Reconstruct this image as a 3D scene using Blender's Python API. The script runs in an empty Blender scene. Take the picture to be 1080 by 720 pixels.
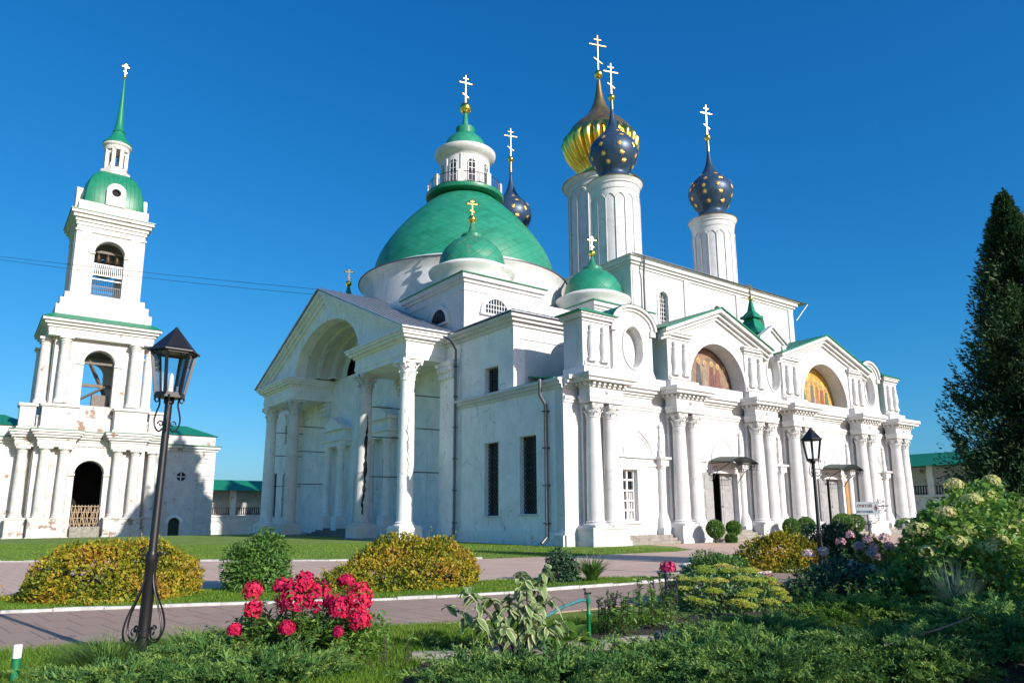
import bpy, bmesh, math, random
import numpy as np
from mathutils import Vector, Matrix
from mathutils.geometry import tessellate_polygon
R_ = math.radians
PI = math.pi
scene = bpy.context.scene
COL = scene.collection
random.seed(7)
rng = np.random.default_rng(11)

# ---------------------------------------------------------------- camera, sky, sun, exposure
YAW, PITCH, ROLL = R_(53.2074), R_(10.8606), R_(-0.3)
def cam_matrix():
    f0 = Vector((math.cos(YAW), math.sin(YAW), 0)); r0 = Vector((math.sin(YAW), -math.cos(YAW), 0)); u0 = Vector((0, 0, 1))
    f = f0*math.cos(PITCH) + u0*math.sin(PITCH)
    u = -f0*math.sin(PITCH) + u0*math.cos(PITCH)
    r = r0*math.cos(ROLL) + u*math.sin(ROLL)
    u2 = -r0*math.sin(ROLL) + u*math.cos(ROLL)
    m = Matrix((r, u2, -f)).transposed().to_4x4()
    m.translation = Vector((0, 0, 1.7))
    return m
cam_data = bpy.data.cameras.new('camera')
cam = bpy.data.objects.new('camera', cam_data)
COL.objects.link(cam)
cam.matrix_world = cam_matrix()
cam_data.sensor_width = 36.0
cam_data.lens = 762.3/1080*36.0
cam_data.shift_y = 36.65/1080
cam_data.clip_start = 0.1
cam_data.clip_end = 6000
scene.camera = cam

SUN_AZ, SUN_EL = R_(-79.5), R_(23.5)        # direction towards the sun
world = bpy.data.worlds.new('World'); scene.world = world
world.use_nodes = True
nt = world.node_tree
for n in list(nt.nodes): nt.nodes.remove(n)
w_out = nt.nodes.new('ShaderNodeOutputWorld'); w_bg = nt.nodes.new('ShaderNodeBackground')
w_sky = nt.nodes.new('ShaderNodeTexSky'); w_hs = nt.nodes.new('ShaderNodeHueSaturation')
w_sky.sky_type = 'NISHITA'; w_sky.sun_disc = False
w_sky.sun_elevation = SUN_EL
w_sky.sun_rotation = math.atan2(math.cos(SUN_AZ), math.sin(SUN_AZ))
w_sky.air_density = 1.0; w_sky.dust_density = 1.2; w_sky.ozone_density = 2.0; w_sky.altitude = 100
w_hs.inputs['Saturation'].default_value = 1.15
w_hs.inputs['Value'].default_value = 1.0
nt.links.new(w_sky.outputs[0], w_hs.inputs['Color']); w_sp = nt.nodes.new('ShaderNodeSeparateColor'); w_cb = nt.nodes.new('ShaderNodeCombineColor')
nt.links.new(w_hs.outputs[0], w_sp.inputs[0]); nt.links.new(w_cb.outputs[0], w_bg.inputs[0])
for ch, (gm_, k_) in enumerate(((1.60, 0.080), (0.90, 0.460), (0.72, 0.915))):      # deep azure, as the camera recorded it
    w_p = nt.nodes.new('ShaderNodeMath'); w_p.operation = 'POWER'; w_p.inputs[1].default_value = gm_
    w_k = nt.nodes.new('ShaderNodeMath'); w_k.operation = 'MULTIPLY'; w_k.inputs[1].default_value = k_
    nt.links.new(w_sp.outputs[ch], w_p.inputs[0]); nt.links.new(w_p.outputs[0], w_k.inputs[0]); nt.links.new(w_k.outputs[0], w_cb.inputs[ch])
w_bg.inputs[1].default_value = 0.15
nt.links.new(w_bg.outputs[0], w_out.inputs[0])
sun_d = bpy.data.lights.new('sun', 'SUN'); sun_d.energy = 3.6; sun_d.angle = R_(0.55); sun_d.color = (1.0, 0.95, 0.87)
sun = bpy.data.objects.new('sun', sun_d); COL.objects.link(sun)
sd = Vector((math.cos(SUN_AZ)*math.cos(SUN_EL), math.sin(SUN_AZ)*math.cos(SUN_EL), math.sin(SUN_EL)))
sun.rotation_euler = sd.to_track_quat('Z', 'Y').to_euler()
sun.location = (20, -30, 60)
vs = scene.view_settings
vs.view_transform = 'Standard'; vs.look = 'None'; vs.exposure = 0.80; vs.gamma = 1.0; vs.use_curve_mapping = False

# ---------------------------------------------------------------- materials
class NG:
    def __init__(s, name):
        s.m = bpy.data.materials.new(name); s.m.use_nodes = True
        s.t = s.m.node_tree; s.b = s.t.nodes['Principled BSDF']; s.out = s.t.nodes['Material Output']
    def n(s, typ, **kw):
        x = s.t.nodes.new(typ)
        for k, v in kw.items():
            if k in x.inputs.keys(): x.inputs[k].default_value = v
            else: setattr(x, k, v)
        return x
    def l(s, a, b): s.t.links.new(a, b)
    def pos(s, scale=(1, 1, 1)):
        g = s.n('ShaderNodeNewGeometry'); mp = s.n('ShaderNodeMapping'); mp.inputs['Scale'].default_value = scale
        s.l(g.outputs['Position'], mp.inputs['Vector']); return mp.outputs[0]
    def noise(s, vec, scale, detail=6, rough=0.6):
        x = s.n('ShaderNodeTexNoise'); x.inputs['Scale'].default_value = scale; x.inputs['Detail'].default_value = detail; x.inputs['Roughness'].default_value = rough
        s.l(vec, x.inputs['Vector']); return x.outputs['Fac']
    def ramp(s, fac, stops):
        r = s.n('ShaderNodeValToRGB'); e = r.color_ramp.elements
        while len(e) > len(stops): e.remove(e[-1])
        while len(e) < len(stops): e.new(0.5)
        for el, (p, c) in zip(e, stops):
            el.position = p; el.color = (c if len(c) == 4 else (*c, 1)) if not isinstance(c, (int, float)) else (c, c, c, 1)
        s.l(fac, r.inputs[0]); return r.outputs[0]
    def mix(s, fac, a, b, mode='MIX'):
        x = s.n('ShaderNodeMix', data_type='RGBA', blend_type=mode)
        for sock, v in ((x.inputs[0], fac), (x.inputs[6], a), (x.inputs[7], b)):
            if isinstance(v, (int, float)): sock.default_value = v
            elif isinstance(v, tuple): sock.default_value = (*v, 1) if len(v) == 3 else v
            else: s.l(v, sock)
        return x.outputs[2]
    def math(s, op, a, b=None):
        x = s.n('ShaderNodeMath', operation=op)
        for sock, v in ((x.inputs[0], a), (x.inputs[1], b)):
            if v is None: continue
            if isinstance(v, (int, float)): sock.default_value = v
            else: s.l(v, sock)
        return x.outputs[0]
    def bump(s, h, strength=0.3, dist=0.02):
        x = s.n('ShaderNodeBump'); x.inputs['Strength'].default_value = strength; x.inputs['Distance'].default_value = dist
        s.l(h, x.inputs['Height']); s.l(x.outputs[0], s.b.inputs['Normal'])
    def col(s, v):
        if isinstance(v, tuple): s.b.inputs['Base Color'].default_value = (*v, 1)
        else: s.l(v, s.b.inputs['Base Color'])
        return s
    def set(s, **kw):
        for k, v in kw.items(): s.b.inputs[k.replace('_', ' ')].default_value = v
        return s

def plaster(name, base, peel=0.0, stain=0.5):
    g = NG(name); p = g.pos(); ps = g.pos((1.0, 1.0, 0.18))
    mott = g.noise(p, 0.9, 8, 0.65); streak = g.noise(ps, 2.2, 6, 0.6); fine = g.noise(p, 14, 5, 0.6)
    dk = tuple(c*(1-0.20*stain) for c in base); dk2 = (base[0]*0.66, base[1]*0.64, base[2]*0.60)
    c = g.mix(g.ramp(mott, [(0.38, 0), (0.72, 1)]), base, dk)
    c = g.mix(g.math('MULTIPLY', g.ramp(streak, [(0.58, 0), (0.82, 1)]), stain), c, dk2)
    p3 = g.noise(p, 0.28, 9, 0.72); c = g.mix(g.math('MULTIPLY', g.ramp(p3, [(0.54, 0), (0.57, 1)]), .30*stain), c, (base[0]*.80, base[1]*.80, base[2]*.82))      # old patched coats
    vo = g.n('ShaderNodeTexVoronoi', feature='DISTANCE_TO_EDGE'); vo.inputs['Scale'].default_value = .42; wv = g.n('ShaderNodeVectorMath', operation='ADD'); wn_ = g.n('ShaderNodeTexNoise'); wn_.inputs['Scale'].default_value = 1.6; wn_.inputs['Detail'].default_value = 6
    g.l(p, wn_.inputs['Vector']); g.l(p, wv.inputs[0]); g.l(wn_.outputs['Color'], wv.inputs[1]); g.l(wv.outputs[0], vo.inputs['Vector'])
    ck = g.math('MULTIPLY', g.ramp(vo.outputs['Distance'], [(0.0, 1), (.006, 1), (.012, 0)]), g.ramp(g.noise(p, .5, 4), [(.52, 0), (.60, 1)])); c = g.mix(g.math('MULTIPLY', ck, .55*stain), c, (.22, .21, .20))
    bl = g.noise(p, 2.6, 9, .78); c = g.mix(g.math('MULTIPLY', g.ramp(bl, [(.62, 0), (.68, 1)]), .45*stain), c, (base[0]*.52, base[1]*.51, base[2]*.48))
    if peel:
        pn = g.noise(p, 0.55, 9, 0.7)
        bt = g.n('ShaderNodeTexBrick'); bt.inputs['Scale'].default_value = 2.2
        bt.inputs['Color1'].default_value = (0.30, 0.17, 0.115, 1); bt.inputs['Color2'].default_value = (0.25, 0.14, 0.10, 1); bt.inputs['Mortar'].default_value = (0.42, 0.38, 0.33, 1)
        mp = g.n('ShaderNodeMapping'); mp.inputs['Rotation'].default_value = (PI/2, 0, 0); g.l(p, mp.inputs['Vector']); g.l(mp.outputs[0], bt.inputs['Vector'])
        c = g.mix(g.ramp(pn, [(0.66-peel, 0), (0.68-peel, 1)]), c, bt.outputs[0])
        gr = g.noise(p, 0.8, 7, 0.7)
        c = g.mix(g.math('MULTIPLY', g.ramp(gr, [(0.60-peel*0.6, 0), (0.70-peel*0.6, 1)]), 0.5), c, (0.36, 0.33, 0.28))
    g.col(c); g.set(Roughness=0.9)
    g.b.inputs['Specular IOR Level'].default_value = 0.2
    g.bump(g.math('ADD', g.math('MULTIPLY', fine, 0.4), mott), 0.25, 0.03)
    return g.m
M = {}
M['plaster'] = plaster('white_lime_plaster', (0.66, 0.655, 0.645), 0, 1.0)  # base colour dimmed to hold back the sun on the south walls
M['plaster_shade_lift'] = plaster('weathered_plaster_shade_lift', (0.87, 0.86, 0.84), 0, 1.0)  # stained like the rest, base colour lightened to lift the shaded west front
M['plaster_peel'] = plaster('peeling_plaster', (0.66, 0.64, 0.61), 0.042, 1.0)
M['plaster_peel2'] = plaster('badly_peeling_plaster', (0.64, 0.62, 0.585), 0.105, 1.0)
M['cream'] = plaster('grey_white_plaster', (0.66, 0.65, 0.63), 0, 1.0)

def seam_metal(name, c, axis, spacing=0.55, rough=0.4, metal=0.0, c2=None):
    g = NG(name); p = g.pos(); sep = g.n('ShaderNodeSeparateXYZ'); g.l(p, sep.inputs[0])
    f = g.math('FRACT', g.math('DIVIDE', sep.outputs[axis], spacing))
    line = g.ramp(f, [(0.0, 1), (0.08, 1), (0.12, 0), (1.0, 0)])
    nz = g.noise(p, 1.3, 6, 0.65)
    cc = g.mix(g.ramp(nz, [(0.35, 0), (0.75, 1)]), c, c2 or tuple(x*0.72 for x in c))
    g.col(cc); g.set(Roughness=rough, Metallic=metal); g.bump(line, 0.9, 0.04)
    return g.m
GREEN = (0.012, 0.205, 0.105)
M['roof_grey'] = seam_metal('grey_seam_roof', (0.40, 0.42, 0.44), 1, 0.6, 0.38, 0.55)
M['roof_grey_x'] = seam_metal('grey_seam_roof_across', (0.40, 0.42, 0.44), 0, 0.6, 0.38, 0.55)
M['roof_green'] = seam_metal('green_seam_roof', GREEN, 0, 0.6, 0.42)
M['roof_green_y'] = seam_metal('green_seam_roof_across', GREEN, 1, 0.6, 0.42)

def green_dome(name, n_u, n_v, lines=0.8, worn=0.0):
    g = NG(name); uv = g.n('ShaderNodeUVMap'); sep = g.n('ShaderNodeSeparateXYZ'); g.l(uv.outputs[0], sep.inputs[0])
    u = g.math('MULTIPLY', sep.outputs[0], n_u); v = g.math('MULTIPLY', sep.outputs[1], n_v)
    a = g.math('FRACT', g.math('ADD', u, v)); b = g.math('FRACT', g.math('ADD', g.math('SUBTRACT', u, v), 500.0))
    la = g.ramp(a, [(0.0, 0), (0.05, 1), (0.95, 1), (1.0, 0)]); lb = g.ramp(b, [(0.0, 0), (0.05, 1), (0.95, 1), (1.0, 0)])
    h = g.math('MULTIPLY', la, lb)
    # each sheet has its own slight tone
    fa = g.math('FLOOR', g.math('ADD', u, v)); fb = g.math('FLOOR', g.math('SUBTRACT', u, v))
    cx = g.n('ShaderNodeCombineXYZ'); g.l(fa, cx.inputs[0]); g.l(fb, cx.inputs[1])
    wn = g.n('ShaderNodeTexWhiteNoise', noise_dimensions='3D'); g.l(cx.outputs[0], wn.inputs['Vector'])
    p = g.pos(); nz = g.noise(p, 0.35, 6, 0.6)
    c = g.mix(wn.outputs[0], (0.010, 0.170, 0.095), (0.018, 0.235, 0.140))
    c = g.mix(g.ramp(nz, [(0.45, 0), (0.75, 1)]), c, (0.030, 0.25, 0.150))
    if worn:
        n2 = g.noise(p, 2.2, 8, 0.75)
        c = g.mix(g.ramp(n2, [(0.62-worn, 0), (0.72-worn, 1)]), c, (0.10, 0.20, 0.12))
    c = g.mix(g.math('MULTIPLY', g.math('SUBTRACT', 1.0, h), .62), c, (0.006, 0.105, 0.055))
    n3 = g.noise(p, 1.7, 8, .7); c = g.mix(g.math('MULTIPLY', g.ramp(n3, [(.60, 0), (.72, 1)]), .35), c, (.035, .20, .13)); g.b.inputs['Specular IOR Level'].default_value = .4
    g.col(c); g.set(Roughness=0.46); g.bump(g.math('ADD', g.math('MULTIPLY', h, .6), g.math('MULTIPLY', nz, .8)), lines, 0.03)
    return g.m
M['dome_green'] = green_dome('green_sheet_dome', 44, 16, .55)
M['dome_green_small'] = green_dome('green_sheet_cupola', 14, 5, 0.6)
M['dome_green_worn'] = green_dome('worn_green_sheet_cupola', 14, 5, 0.6, 0.10)
def simple(name, c, rough=0.5, metal=0.0, var=0.12, scale=3.0, bump=0.0, spec=0.5):
    g = NG(name); p = g.pos(); nz = g.noise(p, scale, 5, 0.6)
    g.col(g.mix(g.ramp(nz, [(0.3, 0), (0.75, 1)]), c, tuple(max(0, x*(1-var*2)) for x in c)))
    g.set(Roughness=rough, Metallic=metal); g.b.inputs['Specular IOR Level'].default_value = spec
    if bump: g.bump(g.noise(p, scale*6, 4, 0.6), bump, 0.02)
    return g.m
M['green_paint'] = simple('green_painted_metal', (0.012, 0.215, 0.11), 0.4)
M['gold'] = simple('gilded_metal', (1.0, 0.66, 0.14), 0.24, 1.0, 0.05)
M['gold_old'] = simple('tarnished_gilding', (0.58, 0.38, 0.15), 0.36, 0.9, 0.25, 1.2)
M['gold_pale'] = simple('pale_gilded_cross', (0.60, 0.40, 0.15), 0.30, 1.0, 0.03)
M['gold_paint'] = simple('gold_painted_star', (0.95, 0.60, 0.15), 0.35, 0.5, 0.05)
M['blue_dome'] = simple('dark_blue_dome_paint', (0.020, 0.034, 0.085), 0.40, 0.3, 0.35, 0.9)
def patina(name):
    g = NG(name); p = g.pos(); n1 = g.noise(p, .8, 8, .7); n2 = g.noise(g.pos((1, 1, .3)), 3.0, 6, .6)
    c = g.mix(g.ramp(n1, [(.35, 0), (.7, 1)]), (.014, .042, .095), (.040, .085, .15)); c = g.mix(g.math('MULTIPLY', g.ramp(n2, [(.52, 0), (.75, 1)]), .6), c, (.13, .11, .09))
    g.col(c); g.set(Roughness=.42, Metallic=.25); g.bump(n1, .15, .05); return g.m
M['blue_dome'] = patina('weathered_blue_dome_paint')
M['iron'] = simple('black_painted_iron', (0.012, 0.012, 0.014), 0.42, 0.0, 0.1)
M['pipe'] = simple('grey_downpipe_metal', (0.16, 0.17, 0.18), 0.4, 0.5, 0.15)
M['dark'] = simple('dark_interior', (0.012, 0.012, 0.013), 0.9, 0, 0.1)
M['wood_grey'] = simple('weathered_wood', (0.22, 0.19, 0.16), 0.8, 0, 0.25, 4)
M['wood_raw'] = simple('raw_pine_lattice', (0.42, 0.31, 0.20), 0.8, 0, 0.2, 6)
M['door_grey'] = simple('grey_door_paint', (0.34, 0.34, 0.34), 0.6, 0, 0.15, 3)
M['door_dark'] = simple('dark_green_door', (0.012, 0.035, 0.03), 0.6, 0, 0.15, 3)
M['frame_white'] = simple('white_window_frame', (0.78, 0.78, 0.77), 0.5, 0, 0.05)
M['bronze'] = simple('bell_bronze', (0.10, 0.075, 0.05), 0.45, 0.8, 0.2)
M['rust'] = simple('rusty_iron_tie', (0.035, 0.028, 0.024), 0.8, 0.2, 0.3)
M['canopy'] = simple('dark_green_canopy_sheet', (.010, .040, .030), .5)
M['crack'] = simple('dark_crack_fill', (0.045, 0.040, 0.036), 0.95, 0, 0.3)
M['stone'] = simple('old_limestone', (0.36, 0.33, 0.28), 0.9, 0, 0.3, 2.5, 0.5)
def glass_dark(name):
    g = NG(name); p = g.pos(); g.col(g.mix(g.ramp(g.noise(p, 0.8, 3), [(0.4, 0), (0.7, 1)]), (0.010, 0.013, 0.017), (0.035, 0.045, 0.055)))
    g.set(Roughness=0.06); return g.m
M['glass'] = glass_dark('dark_window_glass')

# ---------------------------------------------------------------- mesh building
ORG = {}
class MB:
    def __init__(s): s.v = []; s.f = []; s.uv = {}
    def add(s, vs, fs):
        o = len(s.v); s.v += [tuple(p) for p in vs]; s.f += [tuple(i+o for i in f) for f in fs]; return s
    def box(s, x0, x1, y0, y1, z0, z1):
        if x0 > x1: x0, x1 = x1, x0
        if y0 > y1: y0, y1 = y1, y0
        if z0 > z1: z0, z1 = z1, z0
        return s.add([(x0,y0,z0),(x1,y0,z0),(x1,y1,z0),(x0,y1,z0),(x0,y0,z1),(x1,y0,z1),(x1,y1,z1),(x0,y1,z1)],
                     [(0,3,2,1),(4,5,6,7),(0,1,5,4),(1,2,6,5),(2,3,7,6),(3,0,4,7)])
    def lathe(s, c, prof, n=32, a0=0.0, a1=2*PI, uv=False, wob=None, capb=True, capt=True):
        """prof: list of (r, z) from the bottom up, round the vertical axis through c"""
        full = abs(a1-a0-2*PI) < 1e-6
        cols = n if full else n+1
        o = len(s.v)
        for k, (r, z) in enumerate(prof):
            for i in range(cols):
                a = a0+(a1-a0)*i/n
                rr = r*(wob(a, k, z) if wob else 1)
                s.v.append((c[0]+rr*math.cos(a), c[1]+rr*math.sin(a), c[2]+z))
        L = [0.0]
        for (r1, z1), (r2, z2) in zip(prof, prof[1:]): L.append(L[-1]+math.hypot(r2-r1, z2-z1))
        T = L[-1] or 1
        for k in range(len(prof)-1):
            for i in range(n):
                j = (i+1) % cols if full else i+1
                f = (o+k*cols+i, o+k*cols+j, o+(k+1)*cols+j, o+(k+1)*cols+i)
                if uv: s.uv[len(s.f)] = [(i/n, L[k]/T), ((i+1)/n, L[k]/T), ((i+1)/n, L[k+1]/T), (i/n, L[k+1]/T)]
                s.f.append(f)
        if full:
            if capb and prof[0][0] > 1e-4: s.f.append(tuple(o+i for i in reversed(range(cols))))
            if capt and prof[-1][0] > 1e-4: s.f.append(tuple(o+(len(prof)-1)*cols+i for i in range(cols)))
        return s
    def tube(s, pts, r, n=8, closed=False):
        pts = [Vector(p) for p in pts]; m = len(pts); rs = r if isinstance(r, (list, tuple)) else [r]*m
        o = len(s.v); up = None
        for k, p in enumerate(pts):
            if closed: t = pts[(k+1) % m]-pts[k-1]
            else: t = pts[min(k+1, m-1)]-pts[max(k-1, 0)]
            if t.length < 1e-9: t = Vector((0, 0, 1))
            t.normalize()
            if up is None: up = t.orthogonal().normalized()
            else:
                up = up-t*up.dot(t)
                if up.length < 1e-6: up = t.orthogonal()
                up.normalize()
            w = t.cross(up)
            for i in range(n):
                a = 2*PI*i/n; q = p+(up*math.cos(a)+w*math.sin(a))*rs[k]; s.v.append(tuple(q))
        for k in range(m if closed else m-1):
            k2 = (k+1) % m
            for i in range(n):
                j = (i+1) % n; s.f.append((o+k*n+i, o+k*n+j, o+k2*n+j, o+k2*n+i))
        if not closed:
            s.f.append(tuple(o+i for i in reversed(range(n)))); s.f.append(tuple(o+(m-1)*n+i for i in range(n)))
        return s
    def plate(s, loops, O, U, V, t):
        """flat shape with holes: loops in (a, b); world = O + a U + b V; thickness t along U x V behind the face"""
        O, U, V = Vector(O), Vector(U), Vector(V); N = U.cross(V)
        L3 = [[Vector((a, b, 0)) for a, b in lp] for lp in loops]
        tris = tessellate_polygon(L3)
        flat = [p for lp in L3 for p in lp]
        o = len(s.v); m = len(flat)
        front = [O+U*p.x+V*p.y for p in flat]
        s.v += [tuple(q) for q in front]+[tuple(q-N*t) for q in front]
        for tr in tris:
            a, b, c = (flat[i] for i in tr)
            if (b-a).cross(c-a).z < 0: tr = (tr[0], tr[2], tr[1])
            s.f.append(tuple(o+i for i in tr)); s.f.append(tuple(o+m+i for i in reversed(tr)))
        k = 0
        for lp in loops:
            n = len(lp); ar = sum(lp[i][0]*lp[(i+1) % n][1]-lp[(i+1) % n][0]*lp[i][1] for i in range(n))
            hole = lp is not loops[0]
            for i in range(n):
                j = (i+1) % n; f = (o+k+i, o+m+k+i, o+m+k+j, o+k+j)
                if (ar > 0) == hole: f = f[::-1]
                s.f.append(f)
            k += n
        return s
    def sphere(s, c, r, n=16, sz=1.0):
        pr = [(max(1e-5, r*math.sin(PI*k/(n//2))), -r*sz*math.cos(PI*k/(n//2))) for k in range(n//2+1)]
        return s.lathe(c, pr, n)
    def quad(s, a, b, c, d): return s.add([a, b, c, d], [(0, 1, 2, 3)])
    def beam(s, p, q, w, h, up=(0, 0, 1)):
        p, q, up = Vector(p), Vector(q), Vector(up); t = (q-p).normalized(); sd_ = t.cross(up).normalized(); up2 = sd_.cross(t)
        vs_ = []
        for e in (p, q):
            for a, b in ((-1, -1), (1, -1), (1, 1), (-1, 1)): vs_.append(e+sd_*a*w/2+up2*b*h/2)
        return s.add(vs_, [(0,3,2,1),(4,5,6,7),(0,1,5,4),(1,2,6,5),(2,3,7,6),(3,0,4,7)])
    def build(s, name, mat, parent=None, at=None, smooth=None, rz=0.0, weld=False):
        org = Vector(ORG.get(parent, (0, 0, 0))) if parent else Vector((0, 0, 0))
        if at is None: off = org; loc = Vector((0, 0, 0)); o_org = org
        else: off = Vector((0, 0, 0)); loc = Vector(at)-org; o_org = Vector(at)
        me = bpy.data.meshes.new(name)
        me.from_pydata([(x-off.x, y-off.y, z-off.z) for x, y, z in s.v], [], s.f)
        if s.uv:
            ul = me.uv_layers.new(name='UVMap')
            for fi, co in s.uv.items():
                p = me.polygons[fi]
                for li, c in zip(p.loop_indices, co): ul.data[li].uv = c
        for m in (mat if isinstance(mat, (list, tuple)) else [mat]): me.materials.append(m)
        me.validate(); me.update()
        if smooth is not None:
            me.polygons.foreach_set('use_smooth', [True]*len(me.polygons))
            me.set_sharp_from_angle(angle=R_(smooth))
        o = bpy.data.objects.new(name, me); COL.objects.link(o)
        if parent: o.parent = parent
        o.location = loc; o.rotation_euler = (0, 0, rz)
        ORG[o] = tuple(o_org)
        return o

def tag(o, label=None, cat=None, group=None, kind=None):
    if label: o['label'] = label
    if cat: o['category'] = cat
    if group: o['group'] = group
    if kind: o['kind'] = kind
    return o
def thing(name, label, cat, loc=(0, 0, 0), group=None, rz=0.0):
    o = bpy.data.objects.new(name, None); COL.objects.link(o); o.empty_display_size = 0.2
    o.location = loc; o.rotation_euler = (0, 0, rz); ORG[o] = tuple(loc)
    return tag(o, label, cat, group)
def dup_part(o, at, parent=None):
    """a copy of a part (with its sub-parts) moved to world point at"""
    c = o.copy(); COL.objects.link(c); p = parent or o.parent; c.parent = p
    c.location = Vector(at)-Vector(ORG[p]); ORG[c] = tuple(at)
    for ch in list(o.children):
        d = ch.copy(); COL.objects.link(d); d.parent = c; ORG[d] = tuple(at)
    return c
def dup_thing(root, loc, label=None, rz=0.0, sc=1.0):
    r = root.copy(); COL.objects.link(r); r.location = loc; r.rotation_euler = (0, 0, rz); r.scale = (sc,)*3 if isinstance(sc, (int, float)) else sc
    if label: r['label'] = label
    for ch in list(root.children):
        c = ch.copy(); COL.objects.link(c); c.parent = r
        for g in ch.children:
            d = g.copy(); COL.objects.link(d); d.parent = c
    return r
def arc(cx, cz, rx, rz, a0, a1, n=24):
    return [(cx+rx*math.cos(a0+(a1-a0)*i/n), cz+rz*math.sin(a0+(a1-a0)*i/n)) for i in range(n+1)]
def arch_hole(x0, x1, z0, zs, n=20):
    """doorway with a round head: jambs x0..x1 from z0 to springing zs"""
    return [(x0, z0), (x1, z0)]+arc((x0+x1)/2, zs, (x1-x0)/2, (x1-x0)/2, 0, PI, n)
def rect(x0, x1, z0, z1): return [(x0, z0), (x1, z0), (x1, z1), (x0, z1)]
SX, SZ = (1, 0, 0), (0, 0, 1)          # a plate facing -y : O=(0,y,0), U=x, V=z  -> N = -y
def south(mb, loops, y, t): return mb.plate(loops, (0, y, 0), SX, SZ, t)
def west(mb, loops, x, t): # faces -x ; loops in (y, z)
    return mb.plate([[(-a, b) for a, b in reversed(lp)] for lp in loops], (x, 0, 0), (0, -1, 0), SZ, t)
def cross_mb(h, w, r, dirv=(1, 0, 0), flare=True):
    """three-bar cross standing on the origin"""
    mb = MB(); d = Vector(dirv).normalized(); n = Vector((d.y, -d.x, 0))
    def bar(p, q, t):
        p, q = Vector(p), Vector(q); mb.beam(p, q, t, t*1.25, up=n)
        if flare:
            for e in (p, q): mb.sphere(e, t*0.95, 8)
    bar((0, 0, 0), (0, 0, h), r*2)
    bar(d*-w/2+Vector((0, 0, h*0.72)), d*w/2+Vector((0, 0, h*0.72)), r*2)
    bar(d*-w*0.22+Vector((0, 0, h*0.87)), d*w*0.22+Vector((0, 0, h*0.87)), r*1.8)
    bar(d*-w*0.25+Vector((0, 0, h*0.36)), d*w*0.25+Vector((0, 0, h*0.22)), r*1.8)
    return mb
def finial(parent, c, z0, z_ball, r_ball, z_top, w, mat_ball='gold', mat_cross='gold_pale', rr=0.06, dirv=(1, 0, 0)):
    o = MB().sphere((c[0], c[1], z_ball), r_ball, 20).build('gilded_ball', M[mat_ball], parent, smooth=60)
    mb = cross_mb(z_top-z_ball-r_ball*0.8, w, rr, dirv); zz = z_ball+r_ball*0.8
    m2 = MB(); m2.v = [(x+c[0], y+c[1], z+zz) for x, y, z in mb.v]; m2.f = mb.f
    m2.build('cross', M[mat_cross], parent, smooth=40)
def entab(mb, x0, x1, y0, y1, prof, sides=(1, 1), front=True):
    """stepped entablature along x: prof = (z0, z1, overhang); y0 front face, y1 back"""
    for za, zb, ov in prof:
        mb.box(x0-ov*sides[0], x1+ov*sides[1], y0-ov if front else y0, y1, za, zb)

# ================================================================ the domed church (west building)
PCY = 57.7                                  # axis of the west portico
church = thing('domed_church', 'big white church with a large green dome and a columned portico', 'church', (26.3, 41.0, 0))
P_ = M['plaster']; P_LIFT = M['plaster_shade_lift']
CORN = [(13.35, 13.6, 0.12), (13.6, 13.8, 0.35), (13.8, 14.02, 0.55)]
# west wall, south stretch, with real window openings
mb = MB()
west(mb, [[(31.102, 0), (43.6, 0), (43.6, 13.4), (35.0, 13.4), (35.0, 9.45), (31.102, 9.45)],
          rect(36.62, 38.15, 1.67, 6.2), rect(32.85, 34.45, 1.76, 6.3), rect(36.62, 38.15, 9.17, 11.08)], 26.3, 0.9)
mb.box(26.18, 26.28, 30.3, 41.2, 0.0, 0.75)
mb.build('west_wall', P_LIFT, church)
mb = MB()
west(mb, [[(72.0, 0), (79.0, 0), (79.0, 13.4), (72.0, 13.4)], rect(77.0, 78.4, 1.67, 6.2), rect(74.0, 75.2, 1.67, 6.0), rect(74.0, 75.2, 9.17, 11.08)], 26.3, 0.9)
mb.box(27.2, 48, 78.1, 79.0, 0, 13.4)
mb.build('north_wall', P_LIFT, church)
mb = MB()                                   # upper storey, south face, core block
mb.box(27.2, 48.0, 35.0, 35.9, 9.4, 13.4)
mb.box(27.3, 48.2, 42.3, 73.3, 0.0, 16.5)
mb.box(29.0, 46.8, 44.2, 71.4, 16.5, 18.6)
mb.box(26.8, 48.0, 34.94, 35.0, 12.55, 12.75)
mb.build('upper_wall', P_, church)
mb = MB()
entab(mb, 26.3, 48.0, 35.0, 43.0, CORN, (1, 0))
mb.build('upper_cornice', P_, church)
mb = MB()
for za, zb, ov in ((8.75, 8.95, 0.10), (8.95, 9.15, 0.24), (9.15, 9.32, 0.36)):
    mb.box(26.3-ov, 26.4, 30.4-0.0, 41.3, za, zb)
mb.build('string_cornice', P_, church)
MB().box(26.0, 27.6, 30.9, 34.9, 9.32, 9.36).build('green_flashing', M['green_paint'], church)
# lean-to seam roof over the south arm
mb = MB()
mb.add([(25.6, 34.3, 14.04), (48.3, 34.3, 14.04), (48.3, 41.75, 16.5), (32.4, 41.75, 16.5), (25.6, 41.75, 14.04),
        (25.6, 34.3, 14.12), (48.3, 34.3, 14.12), (48.3, 41.75, 16.6), (32.4, 41.75, 16.6), (25.6, 41.75, 14.12)],
       [(0,3,2,1),(0,4,3),(5,6,7,8),(5,8,9),(0,1,6,5),(1,2,7,6),(2,3,8,7),(3,4,9,8),(4,0,5,9)])
for k in range(26):
    x = 32.6+.58*k; mb.beam((x, 34.3, 14.15), (x, 41.75, 16.63), .05, .07)
for k in range(11):
    t = (k+.5)/11; x = 25.6+6.8*t; mb.beam((x, 34.3, 14.15), (x, 34.3+7.45*t, 14.15+2.48*t), .05, .07)
mb.build('seam_roof', M['roof_grey_x'], church)
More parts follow.
